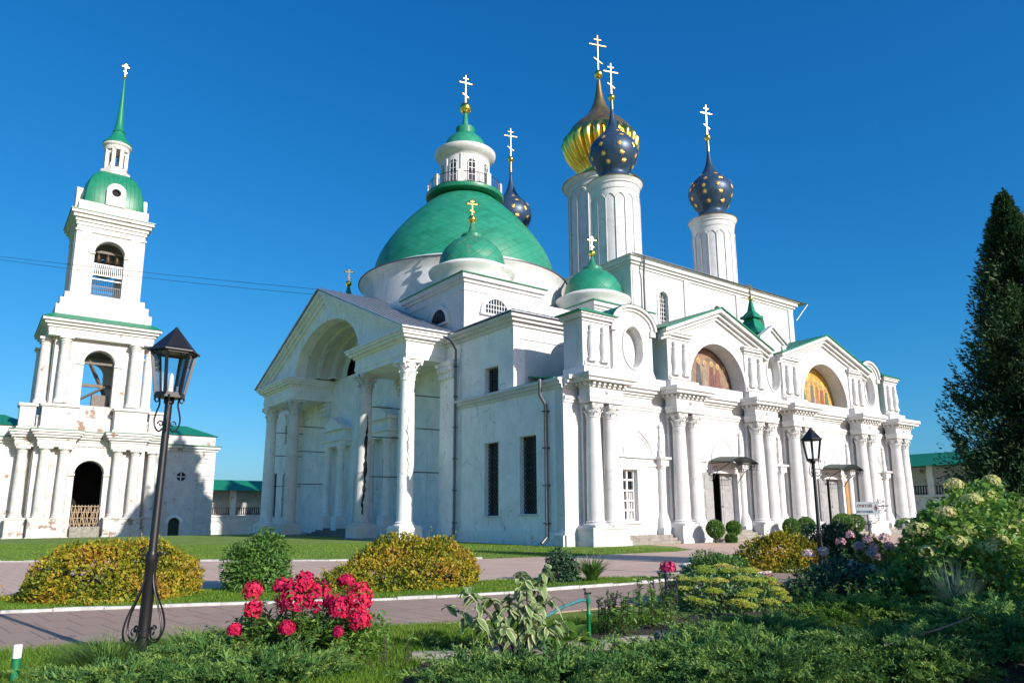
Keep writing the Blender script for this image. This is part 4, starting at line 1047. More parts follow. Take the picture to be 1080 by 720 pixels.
mb.add([(TX-h0, TY-h0, z0), (TX+h0, TY-h0, z0), (TX+h0, TY+h0, z0), (TX-h0, TY+h0, z0), (TX-hh, TY-hh, z0+.7), (TX+hh, TY-hh, z0+.7), (TX+hh, TY+hh, z0+.7), (TX-hh, TY+hh, z0+.7)], [(0,3,2,1),(4,5,6,7),(0,1,5,4),(1,2,6,5),(2,3,7,6),(3,0,4,7)])
mb.build('green_flashing', M['green_paint'], tower)
mb = MB(); ring(mb, 4.75, 0, 23.38, 24.5); ring(mb, 4.4, 0, 24.5, 25.4); ring(mb, 4.0, 0, 25.4, 26.2); mb.build('stepped_base', PP2 if False else PP, tower)
mb = MB()
mb.beam((TX-4, TY-1, 16.4), (TX+4, TY-1, 16.4), .35, .35); mb.beam((TX+2.5, TY+2, 13.8), (TX-1.5, TY-3.4, 20), .3, .3); mb.beam((TX-3, TY+1, 13.7), (TX+1, TY-2, 16.2), .22, .22); mb.beam((TX-4.2, TY-3.6, 18.5), (TX+4.2, TY-3.6, 18.5), .3, .25)
mb.box(TX-.2, TX+1.4, TY-2.4, TY-1.6, 13.6, 15.2)
mb.build('timber_frame', M['wood_grey'], tower)
MB().box(TX-3.3, TX+3.3, TY-3.3, TY+3.3, 20.4, 20.6).build('timber_floor', M['wood_grey'], tower)
# tier 3
h3 = 3.5
mb = tier('t', h3, 26.2, 34.6, 1.52, 26.3, 31.35, .9, PP); o3 = mb.build('upper_tier', PP, tower)
trim(o3, h3, 1.52, 31.35, 26.2)
mb = MB()
for za, zb, ov in ((33.6, 33.8, .14), (34.3, 34.7, .12), (34.7, 35.1, .25), (35.1, 35.5, .5), (35.5, 35.85, .72)): ring(mb, h3, ov, za, zb)
mb.build('tier_cornice', PP, tower)
mb = MB(); ring(mb, h3, .82, 35.85, 35.95); mb.build('green_flashing', M['green_paint'], tower)
mb = MB(); ring(mb, h3, .1, 35.95, 37.25); mb.build('dome_base', PP, tower)
MB().box(TX-3.2, TX+3.2, TY-3.2, TY+3.2, 33.0, 33.2).build('timber_ceiling', M['wood_grey'], tower)
mb = MB()
def rail(mb, U, N, k):
    O = Vector((TX, TY, 0))+N*(h3-.35)
    for zz in (27.2+1.1, 28.8, 30.1): mb.plate([rect(-1.5, 1.5, zz, zz+.12)], O, U, SZ, .08)
    for j in range(15): mb.plate([rect(-1.45+.2*j, -1.36+.2*j, 28.8, 30.1)], O-N*.02, U, SZ, .05)
four(mb, h3, rail); mb.build('white_railing', M['frame_white'], tower)
mb = MB()
def rail2(mb, U, N, k):
    O = Vector((TX, TY, 0))+N*(h3-.3)
    for j in range(15): mb.plate([rect(-1.45+.2*j, -1.4+.2*j, 26.3, 27.5)], O, U, SZ, .04)
    mb.plate([rect(-1.5, 1.5, 27.5, 27.58)], O, U, SZ, .05)
four(mb, h3, rail2); mb.build('iron_railing', M['iron'], tower)
mb = MB()
for s in (-1, 0, 1): mb.beam((TX-2.6, TY+1.9*s, 32.0), (TX+2.6, TY+1.9*s, 32.0), .25, .3)
mb.build('bell_beam', M['wood_grey'], tower)
bell_lb = ['small bronze bell, left one in the top arch of the bell tower', 'small bronze bell, middle one in the top arch of the bell tower', 'small bronze bell, right one in the top arch of the bell tower']
for j, s in enumerate((-.95, 0.02, .95)):
    b = MB().lathe((0, 0, 0), [(.46, -1.0), (.48, -.95), (.38, -.75), (.30, -.45), (.27, -.2), (.2, -.05), (.06, 0), (.05, .18)], 20).build('bell', M['bronze'], None, at=(TX+s, TY-1.9, 31.68), smooth=40)
    tag(b, bell_lb[j], 'bell', 'bells hanging in the bell tower')
big = MB().lathe((0, 0, 0), [(1.1, -1.9), (1.14, -1.82), (.9, -1.4), (.7, -.8), (.64, -.4), (.45, -.1), (.1, 0), (.08, .2)], 28).build('bell', M['bronze'], None, at=(TX, TY, 31.66), smooth=40)
tag(big, 'large dark bell hanging behind the small ones in the tower', 'bell', 'bells hanging in the bell tower')
# dome, lantern, spire
def sq_dome(mb, prof, n=10):
    o = len(mb.v); rings = []
    for r, z in prof:
        pts = []
        for k in range(4):
            a0 = -3*PI/4+k*PI/2; p = Vector((math.cos(a0), math.sin(a0)))*r*1.414; q = Vector((math.cos(a0+PI/2), math.sin(a0+PI/2)))*r*1.414
            for j in range(n):
                t = j/n; m_ = p.lerp(q, t); rr = m_.length; m_ = m_*(1-.12*(rr/(r*1.414))**6); pts.append((TX+m_.x, TY+m_.y, z))
        mb.v += pts
    N = 4*n
    for k in range(len(prof)-1):
        for i in range(N): mb.f.append((o+k*N+i, o+k*N+(i+1) % N, o+(k+1)*N+(i+1) % N, o+(k+1)*N+i))
    mb.f.append(tuple(o+(len(prof)-1)*N+i for i in range(N)))
mb = MB(); sq_dome(mb, [(3.35, 37.25), (3.4, 37.80), (3.3, 39.04), (3.0, 40.30), (2.55, 41.27), (2.0, 41.96), (1.8, 42.10)])
dm = mb.build('green_dome', M['roof_green'], tower, smooth=35)
def dorm(mb, U, N, k):
    mb = MB()
    O = Vector((TX, TY, 0))+N*3.75
    mb.plate([[(-1.0, 37.25), (1.0, 37.25), (1.0, 39.04)]+arc(0, 39.04, 1.0, 1.0, 0, PI, 14)[1:], list(reversed(arc(0, 38.90, .48, .48, 0, 2*PI, 18)[:-1]))], O, U, SZ, 1.2); mb.build('dormer', PP, dm)
four(None, 3.5, dorm)
def dk(mb, U, N, k): MB().plate([rect(-.6, .6, 38.08, 39.74)], Vector((TX, TY, 0))+N*3.35, U, SZ, .05).build('dormer_hole', M['dark'], dm)
four(None, 3.5, dk)
c = (TX, TY, 0)
lb = MB().lathe(c, [(1.75, 41.96), (1.7, 42.78), (1.35, 42.89), (1.35, 43.22)], 8, a0=PI/8, a1=2*PI+PI/8).build('lantern_base', PP2, tower)
mb = MB()
for k in range(8):
    a = PI/8+k*PI/4; mb.box(TX+1.12*math.cos(a)-.2, TX+1.12*math.cos(a)+.2, TY+1.12*math.sin(a)-.2, TY+1.12*math.sin(a)+.2, 43.22, 45.52)
mb.lathe(c, [(1.35, 45.52), (1.4, 45.96), (1.6, 46.17), (1.6, 46.45), (1.3, 46.50)], 24)
for k in range(4):
    a = PI/4+k*PI/2; mb.plate([[(-.42, 43.22), (-.3, 43.22)]+[(-.3, 44.75)]+list(reversed(arc(0, 44.75, .3, .3, 0, PI, 8)))[1:-1]+[(.3, 44.75), (.3, 43.22), (.42, 43.22), (.42, 45.52), (-.42, 45.52)]], Vector(c)+Vector((math.cos(a), math.sin(a), 0))*1.1, (-math.sin(a), math.cos(a), 0), SZ, .2)
lo = mb.build('lantern', PP, tower)
MB().lathe(c, [(1.65, 46.39), (1.62, 46.56), (1.2, 47.05), (.85, 47.58), (.7, 48.00), (.62, 48.21), (.7, 48.27), (.55, 48.53), (.42, 49.47), (.2, 52.95), (.06, 55.58)], 20).build('spire', M['green_paint'], tower, smooth=30)
finial(lo, c, 55.58, 55.85, .22, 57.70, .9, rr=.055)
# wings
def wing(x0, x1, name, right):
    y = TY-3.4
    mb = MB()
    door = arch_hole(18.95, 20.15, TG, 1.0) if right else None
    occ = list(reversed(arc(19.95, 6.3, .52, .52, 0, 2*PI, 20)[:-1])) if right else None
    lps = [[(x0, TG), (x1, TG), (x1, 9.3), (x0, 9.3)]]
    if right: lps = [[(x0, TG), (18.95, TG), (18.95, 1.0)]+list(reversed(arc(19.55, 1.0, .6, .6, 0, PI, 12)))[1:-1]+[(20.15, 1.0), (20.15, TG), (x1, TG), (x1, 9.3), (x0, 9.3)], occ]
    south(mb, lps, y, .6)
    mb.box(x0, x1, y+.6, y+8, 8.9, 9.3)
    if right: mb.box(x1-.6, x1, y+.601, y+8, TG, 8.9)
    k = TG+1.2
    while k < 9.0:                          # shallow rustication courses
        if right:
            mb.box(17.4, 18.2, y-.07, y-.001, k, k+.38); mb.box(21.6, x1, y-.07, y-.001, k, k+.38)
        k += .5
    mb.box(x0, x1+.02, y-.12, y-.001, TG, TG+1.0) if not right else (mb.box(x0, 18.7, y-.12, y-.001, TG, TG+.9), mb.box(20.4, x1+.05, y-.12, y-.001, TG, TG+.9))
    wo = mb.build('wing_wall', PP, tower)
    cn = MB(); e = .45 if right else 0
    cn.box(x0, x1+.2*bool(e), y-.2, y+8, 9.3, 9.6); cn.box(x0, x1+.4*bool(e), y-.42, y+8, 9.6, 9.9); cn.box(x0, x1, y+.5, y+8, 10.1, 11.2); cn.build('wing_cornice', PP, tower)
    gr = MB(); gr.box(x0, x1+.55*bool(e), y-.55, y+.6, 9.9, 10.0)
    mx, my = (x0+x1)/2, y+4.3
    gr.add([(x0-.2, y+.3, 11.2), (x1+.3, y+.3, 11.2), (x1+.3, y+8.2, 11.2), (x0-.2, y+8.2, 11.2), (x0-.2, my, 12.7), (x1-2.6, my, 12.7)], [(0,3,2,1),(0,1,5,4),(1,2,5),(2,3,4,5),(3,0,4)])
    gr.build('wing_roof', M['roof_green'], tower)
    if right:
        MB().box(18.8, 20.3, y+.35, y+.4, TG, 1.8).build('wing_door', M['door_dark'], tower)
        oc = MB().box(19.3, 20.6, y+.3, y+.35, 5.7, 6.9).build('round_window', M['glass'], tower)
        MB().box(19.9, 20.0, y+.2, y+.29, 5.8, 6.8).box(19.45, 20.45, y+.2, y+.29, 6.25, 6.35).build('window_bar', M['frame_white'], oc)
        tr = MB(); south(tr, [arc(19.55, 1.0, .95, .95, 0, PI, 16)+list(reversed(arc(19.55, 1.0, .62, .62, 0, PI, 16)))], y-.1, .098); tr.build('door_hood', M['plaster_shade_lift'], tower)
wing(15.5, 23.6, 'r', True); wing(-8.0, 5.1, 'l', False)

# ---- monastery walls with covered galleries
def gallery(name, label, p0, p1, zg, zr0, zr1, bays):
    """wall from p0 to p1 seen from its left-hand-lower side; covered walk on posts"""
    p0, p1 = Vector((*p0, 0)), Vector((*p1, 0)); U = (p1-p0).normalized(); L = (p1-p0).length; N = U.cross(Vector(SZ))
    g = thing(name, label, 'wall', tuple(p0+Vector((0, 0, zg))))
    step = L/bays; lp = [(0, zg-1.2), (L, zg-1.2), (L, zg+2.9), (0, zg+2.9)]
    holes = [arch_hole(step*(k+.5)-1.3, step*(k+.5)+1.3, zg+.02, zg+1.0) for k in range(bays)]
    mb = MB(); mb.plate([lp], p0, U, SZ, .5)
    for k in range(bays): 
        c = step*(k+.5); mb.plate([arc(c, zg+1.0, 1.55, 1.55, 0, PI, 18)+list(reversed(arc(c, zg+1.0, 1.25, 1.25, 0, PI, 18)))], p0+N*.1, U, SZ, .098)
    mb.plate([rect(0, L, zg+2.9, zr0+.6)], p0-N*2.6, U, SZ, .4); mb.plate([rect(0, L, zg+2.7, zg+2.85)], p0+N*.1, U, SZ, .5)
    mb.build('wall', M['plaster_peel'], g)
    nz = MB()
    for k in range(bays): c = step*(k+.5); nz.plate([rect(c-1.25, c+1.25, zg, zg+1.0)+[] if False else [(c-1.25, zg), (c+1.25, zg)]+arc(c, zg+1.0, 1.25, 1.25, 0, PI, 16)], p0+N*.01, U, SZ, .008)
    nz.build('blind_arch', M['cream'], g)
    for k in range(bays+1):
        mb = MB(); a = min(max(step*k, .35), L-.35); mb.plate([rect(a-.32, a+.32, zg+2.9, zr0)], p0+N*.02, U, SZ, .6); mb.build('post', M['plaster_peel'], g)
    rl = MB()
    for zz in (zg+3.05, zg+3.85): rl.plate([rect(0, L, zz, zz+.09)], p0-N*.2, U, SZ, .08)
    n = int(L/.28)
    for k in range(n): rl.plate([rect(k*.28, k*.28+.12, zg+3.0, zg+3.85)], p0-N*.22, U, SZ, .05)
    rl.build('dark_railing', M['wood_grey'] if False else M['rust'], g)
    rf = MB(); a = p0+N*.8-U*.3; b = p1+N*.8+U*.3; c = p1-N*2.6+U*.3; d = p0-N*2.6-U*.3; e = p1-N*6+U*.3; f = p0-N*6-U*.3
    q = [(*a.xy, zr0-.15), (*b.xy, zr0-.15), (*c.xy, zr1), (*d.xy, zr1), (*e.xy, zr0-.15), (*f.xy, zr0-.15)]
    rf.add(q, [(0, 1, 2, 3), (3, 2, 4, 5), (1, 4, 2), (0, 3, 5), (0, 5, 4, 1)])
    rf.build('gallery_roof', M['roof_green'], g)
    return g
gallery('gallery_wall', 'white monastery wall with green roofed gallery beside the bell tower', (23.65, 98.5), (64.0, 98.5), TG-.3, 5.2, 6.5, 9)
gallery('gallery_wall', 'white monastery wall with green roofed gallery seen behind the porch and the dark conifer', (84.0, 62.0), (84.0, -20.0), 0.7, 6.9, 8.3, 16)

# the tower and its wall stand well back, 118 m from the visitor, on ground a little lower
SITE, K_ = Vector((13.66, 118.27, -1.534)), 1.32
old = Vector(tower.location)
for o in list(COL.objects):
    if o.parent is None and (o is tower or o.get('category') == 'bell' or (o.name == 'gallery_wall')):
        o.location = SITE+(Vector(o.location)-old)*K_; o.scale = (K_, K_, K_)

# ================================================================ ground, paving, kerbs, lawn
CA, SA = math.cos(YAW), math.sin(YAW)
def rf(r, f): return (f*CA+r*SA, f*SA-r*CA)          # metres right of / ahead of the visitor -> world
def ground_z(x, y):
    t = min(1, max(0, (y-72)/36)); t = t*t*(3-2*t)
    return -1.55*t
def axis(lo, hi, a, b, fine, coarse):
    out = []; v = lo
    while v < hi: out.append(v); v += fine if a <= v < b else coarse
    return out+[hi]
xs = [-1600, -900, -500, -300, -180]+axis(-110, 140, -20, 60, 2.0, 10)+[200, 320, 520, 900, 1600]
ys = [-1600, -900, -500, -300, -180]+axis(-110, 170, -10, 130, 2.0, 10)+[220, 320, 520, 900, 1600]
mb = MB(); nx, ny = len(xs), len(ys)
mb.v = [(x, y, ground_z(x, y)-.0) for y in ys for x in xs]
mb.f = [(j*nx+i, j*nx+i+1, (j+1)*nx+i+1, (j+1)*nx+i) for j in range(ny-1) for i in range(nx-1)]
g = NG('lawn_turf'); p = g.pos()
n1 = g.noise(p, .35, 6, .6); n2 = g.noise(p, 9, 6, .7); n3 = g.noise(g.pos((1, 1, 1)), 60, 3, .6)
c = g.mix(g.ramp(n1, [(.35, 0), (.68, 1)]), (.175, .305, .050), (.28, .37, .105))
c = g.mix(g.ramp(n2, [(.45, 0), (.75, 1)]), c, (.11, .19, .030)); c = g.mix(g.ramp(n3, [(.45, 0), (.7, 1)]), c, (.27, .29, .10))
g.col(c); g.set(Roughness=1.0); g.b.inputs['Specular IOR Level'].default_value = 0.1; g.bump(g.math('ADD', n3, n2), 1.0, .05)
M['turf'] = g.m
tag(mb.build('ground', M['turf'], smooth=60), kind='structure')

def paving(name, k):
    g = NG(name); p = g.pos()
    mp = g.n('ShaderNodeMapping'); mp.inputs['Rotation'].default_value = (0, 0, R_(-7)); g.l(p, mp.inputs['Vector'])
    bt = g.n('ShaderNodeTexBrick'); bt.offset = 0.5; bt.inputs['Scale'].default_value = 1.0; bt.inputs['Brick Width'].default_value = .48; bt.inputs['Row Height'].default_value = 1.02
    bt.inputs['Mortar Size'].default_value = .011; bt.inputs['Mortar Smooth'].default_value = .2; bt.inputs['Color1'].default_value = (*(v*k for v in (.57, .385, .290)), 1); bt.inputs['Color2'].default_value = (*(v*k for v in (.63, .44, .335)), 1); bt.inputs['Mortar'].default_value = (*(v*k for v in (.22, .16, .135)), 1)
    g.l(mp.outputs[0], bt.inputs['Vector'])
    n1 = g.noise(p, .5, 7, .65); n2 = g.noise(p, 25, 4, .7)
    c = g.mix(g.math('MULTIPLY', g.ramp(n1, [(.4, 0), (.75, 1)]), .55), bt.outputs[0], tuple(v*k for v in (.48, .345, .265))); c = g.mix(g.math('MULTIPLY', g.ramp(n2, [(.5, 0), (.8, 1)]), .35), c, tuple(v*k for v in (.55, .45, .40)))
    g.col(c); g.set(Roughness=.85); g.b.inputs['Specular IOR Level'].default_value = 0.25; g.bump(g.math('SUBTRACT', g.math('MULTIPLY', n2, .25), bt.outputs['Fac']), .5, .012)
    n3 = g.noise(p, .13, 6, .7); st_ = g.noise(p, 2.4, 8, .75)
    c = g.mix(g.math('MULTIPLY', g.ramp(n3, [(.42, 0), (.62, 1)]), .35), c, tuple(v*k for v in (.40, .33, .27))); c = g.mix(g.math('MULTIPLY', g.ramp(st_, [(.60, 0), (.68, 1)]), .5), c, tuple(v*k for v in (.26, .21, .17))); g.col(c)
    return g.m
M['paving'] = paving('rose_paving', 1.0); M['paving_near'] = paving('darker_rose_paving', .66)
KERB = [(-24, 25.0), (-10, 20.0), (.73, 16.3), (2.3, 15.75), (4.2, 15.05), (6.5, 13.95), (8.06, 13.45), (9.6, 13.2), (12.7, 13.0), (18.4, 12.9), (24.5, 12.9), (50, 12.9)]
NEAR = [(-24, 19.5), (-10, 14.6), (.57, 11.6), (1.8, 11.42), (3.26, 11.2), (5.2, 10.55), (6.1, 10.3), (10, 10.1), (14.3, 9.9), (24, 9.9), (50, 9.9)]
def sheet(poly, z, t=.05):
    mb = MB(); mb.plate([poly], (0, 0, z), (1, 0, 0), (0, 1, 0), t); return mb
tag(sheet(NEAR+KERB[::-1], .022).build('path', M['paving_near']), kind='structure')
S1 = [(-24, 30.5), (-10, 24.2), (.85, 19.9), (4.8, 18.6), (7.48, 17.45), (11.5, 16.25), (14.3, 14.9), (15.4, 13.9), (15.6, 13.06)]   # far edge of the grass strip
S2 = [(17.0, 12.95), (17.6, 14.6), (19.5, 16.6), (22.5, 17.6), (27, 17.8), (50, 17.6)]
FAR = [(-24, 56), (-10, 44.5), (1.36, 35.0), (8.2, 29.6), (11.4, 27.0), (16.6, 24.2), (21.4, 23.1), (26.5, 22.9), (28.6, 23.6), (29.2, 24.8), (30.6, 26.5), (30.9, 28.6), (66, 28.6), (80, 28.0), (80, 17.6)]
tag(sheet(S1+[(15.6, 13.0), (17.0, 12.92)]+S2[1:]+FAR[::-1], .018).build('plaza', M['paving']), kind='structure')
M['kerb'] = simple('white_painted_kerb', (.62, .61, .58), .8, 0, .25, 5, .4)
def kerb(line, name, w=.09, h=.075):
    mb = MB(); rnd = random.Random(4)
    for (a, b) in zip(line, line[1:]):
        a, b = Vector((*a, 0)), Vector((*b, 0)); L = (b-a).length; n = max(1, int(round(L/1.0))); u = (b-a)/n
        for k in range(n):
            if L > 20 and k > 24: break
            p = a+u*k+u.normalized()*.006; q = a+u*(k+1)-u.normalized()*.006; dz = rnd.uniform(-.012, .012); up = (0, 0, 1)
            mb.beam(p+Vector((0, 0, h/2-.02+dz)), q+Vector((0, 0, h/2-.02+dz+rnd.uniform(-.008, .008))), w, h+.04)
    tag(mb.build(name, M['kerb']), kind='structure')
kerb(KERB, 'kerb'); kerb(FAR[:6], 'kerb'); kerb(S2[:5], 'kerb')
g = NG('garden_soil'); p = g.pos(); n1 = g.noise(p, 3, 7, .7); n2 = g.noise(p, 22, 5, .7)
g.col(g.mix(g.ramp(n1, [(.35, 0), (.7, 1)]), (.040, .030, .020), (.085, .066, .046))); g.set(Roughness=1.0); g.bump(g.math('ADD', n1, n2), 1.0, .08)
M['soil'] = g.m
bed = [rf(-1.2, 8.9), rf(-.9, 10.0), rf(.8, 10.6), rf(2.6, 12.3), rf(4.2, 14.6), rf(6.4, 15.9), rf(12.5, 16.0), rf(12, 4), rf(3, 4.0), rf(-1.0, 5.5)]
tag(sheet(bed[::-1], .008, .03).build('flower_bed', M['soil']), kind='structure')

# ---- leaves and blades
def inpoly(x, y, poly):
    x = np.asarray(x); y = np.asarray(y); r = np.zeros(x.shape, bool); n = len(poly)
    for i in range(n):
        (x1, y1), (x2, y2) = poly[i], poly[(i+1) % n]
        c = ((y1 > y) != (y2 > y)) & (x < (x2-x1)*(y-y1)/((y2-y1) if y2 != y1 else 1e-9)+x1); r ^= c
    return r
def raw_mesh(name, V, F, tint, mat, parent=None, per=3, smooth=False):
    """V (n,3) world, F (m,per) indices, tint per vertex"""
    org = np.array(ORG.get(parent, (0, 0, 0)) if parent else (0, 0, 0), dtype=np.float32)
    V = np.asarray(V, np.float32)-org; F = np.asarray(F, np.int32)
    me = bpy.data.meshes.new(name); me.vertices.add(len(V)); me.vertices.foreach_set('co', V.ravel())
    me.loops.add(F.size); me.loops.foreach_set('vertex_index', F.ravel()); me.polygons.add(len(F))
    me.polygons.foreach_set('loop_start', np.arange(0, F.size, per, dtype=np.int32))
    try: me.polygons.foreach_set('loop_total', np.full(len(F), per, np.int32))
    except Exception: pass
    at = me.attributes.new('tint', 'FLOAT', 'POINT'); at.data.foreach_set('value', np.asarray(tint, np.float32))
    me.materials.append(mat); me.update(calc_edges=True)
    if smooth: me.polygons.foreach_set('use_smooth', [True]*len(F))
    o = bpy.data.objects.new(name, me); COL.objects.link(o)
    if parent: o.parent = parent
    ORG[o] = tuple(org); return o
def leaf_mat(name, stops, trans=.3, rough=.5, spec=.35, gain=1.0):
    stops = [(p, tuple(min(.9, x*gain) for x in c)) for p, c in stops]
    g = NG(name); a = g.n('ShaderNodeAttribute', attribute_name='tint')
    c = g.ramp(a.outputs['Fac'], stops); g.col(c); g.set(Roughness=rough); g.b.inputs['Specular IOR Level'].default_value = spec
    tr = g.n('ShaderNodeBsdfTranslucent'); g.l(c, tr.inputs[0]); mx = g.n('ShaderNodeMixShader'); mx.inputs[0].default_value = trans
    g.l(g.b.outputs[0], mx.inputs[1]); g.l(tr.outputs[0], mx.inputs[2]); g.l(mx.outputs[0], g.out.inputs[0]); return g.m
def unit(a): return a/np.maximum(1e-9, np.linalg.norm(a, axis=-1, keepdims=True))
def leaves(P, D, N, L, W, tint, fold=.18, bend=.15):
    """folded pointed leaves: base P, direction D, face normal N"""
    P, D, N = map(np.asarray, (P, D, N)); D = unit(D); S = unit(np.cross(D, N)); N = unit(np.cross(S, D)); L = np.asarray(L)[:, None]; W = np.asarray(W)[:, None]
    m = P+D*L*.48+N*L*bend*.5
    tip = P+D*L-N*L*bend*.3
    a = m+S*W*.5+N*W*fold; b = m-S*W*.5+N*W*fold
    V = np.stack([P, a, tip, b, m], 1).reshape(-1, 3); n = len(P); o = np.arange(n)[:, None]*5
    F = np.concatenate([o+[0, 1, 4], o+[1, 2, 4], o+[2, 3, 4], o+[3, 0, 4]], 0)
    return V, F, np.repeat(tint, 5)
def merge(parts):
    Vs, Fs, Ts = [], [], []; o = 0
    for V, F, T in parts: Vs.append(V); Fs.append(F+o); Ts.append(T); o += len(V)
    return np.concatenate(Vs), np.concatenate(Fs), np.concatenate(Ts)
def blades(x, y, z, h, w, lean, tint, r_):
    n = len(x); a = r_.uniform(0, 2*PI, n); b = r_.uniform(0, 2*PI, n)
    P = np.stack([x, y, z], 1); S = np.stack([np.cos(a), np.sin(a), np.zeros(n)], 1)*(w/2)[:, None]
    Dv = np.stack([np.cos(b), np.sin(b), np.zeros(n)], 1)*(h*lean)[:, None]
    mid = P+np.array([0, 0, 1])*(h*.55)[:, None]+Dv*.35; top = P+np.array([0, 0, 1])*h[:, None]+Dv
    V = np.stack([P-S, P+S, mid+S*.8, mid-S*.8, top], 1).reshape(-1, 3); o = np.arange(n)[:, None]*5
    F = np.concatenate([o+[0, 1, 2], o+[0, 2, 3], o+[3, 2, 4]], 0)
    return V, F, np.repeat(tint, 5)
M['grass'] = leaf_mat('grass_blade', [(0, (.070, .155, .014)), (.5, (.15, .275, .028)), (.85, (.24, .33, .050)), (1, (.38, .36, .12))], .35, .6, .2)
M['grass_long'] = leaf_mat('long_grass_blade', [(0, (.050, .125, .022)), (.5, (.115, .225, .035)), (1, (.23, .33, .08))], .3, .5, .3)
def grass(name, poly, n, h0, h1, w, seed, excl=(), mat='grass', clump=.5):
    r_ = np.random.default_rng(seed); P = np.array(poly); lo, hi = P.min(0), P.max(0); xs_, ys_ = [], []
    x = r_.uniform(lo[0], hi[0], n*4); y = r_.uniform(lo[1], hi[1], n*4); k = inpoly(x, y, poly)
    for e in excl: k &= ~inpoly(x, y, e)
    x, y = x[k][:n], y[k][:n]
    nz = np.sin(x*2.1+np.sin(y*1.7)*1.3)*np.cos(y*2.6+x*.7)*.5+.5
    h = (h0+(h1-h0)*r_.random(len(x)))*(1-clump*.5+clump*nz); t = np.clip(.35*nz+.65*r_.random(len(x))**1.4, 0, 1)
    V, F, T = blades(x, y, np.zeros(len(x))-.01, h, np.full(len(x), w)*r_.uniform(.6, 1.3, len(x)), r_.uniform(.15, .9, len(x)), t, r_)
    tag(raw_mesh(name, V, F, T, M[mat]), kind='stuff')
front = [rf(-8.0, 8.4), rf(-6.6, 9.55), rf(-5.4, 10.2), rf(-4.2, 11.05), rf(-2.2, 11.55), rf(-1.2, 11.85), rf(.6, 11.9), rf(2.7, 13.2), rf(2.4, 12.3), rf(.8, 10.6), rf(-.9, 9.9), rf(-1.4, 6.6), rf(-5.5, 6.6)]
grass('lawn_grass', front, 75000, .05, .15, .010, 1)
strip1 = [(-6, 18.5)]+KERB[2:9]+[(15.4, 13.0)]+S1[2:8][::-1]+[(-6, 22.6)]
strip1 = [(a, b) for a, b in strip1]
grass('lawn_grass', [(-6, 18.95), (.73, 16.42), (2.3, 15.87), (4.2, 15.17), (6.5, 14.07), (8.06, 13.57), (9.6, 13.32), (15.5, 13.1), (15.3, 13.9), (14.3, 14.85), (11.5, 16.2), (7.48, 17.4), (4.8, 18.55), (.85, 19.85), (-6, 22.5)], 60000, .04, .09, .014, 2)
grass('lawn_grass', [(17.1, 13.05), (45, 13.05), (45, 17.4), (27, 17.7), (22.5, 17.5), (19.5, 16.5), (17.7, 14.5)], 26000, .04, .09, .018, 3)
grass('lawn_grass', [(14.0, 8.2), (15, 9.8), (24, 9.8), (24, 7)], 9000, .04, .10, .014, 4)
grass('lawn_grass', [(16.6, 24.3), (21.4, 23.2), (26.5, 23.0), (28.5, 23.7), (29.0, 24.9), (28.5, 28), (26, 30), (25.8, 42), (22.5, 42), (14, 46), (-4, 66), (-6, 42), (1.36, 35.1), (8.2, 29.7), (11.4, 27.1)], 70000, .03, .07, .03, 5)

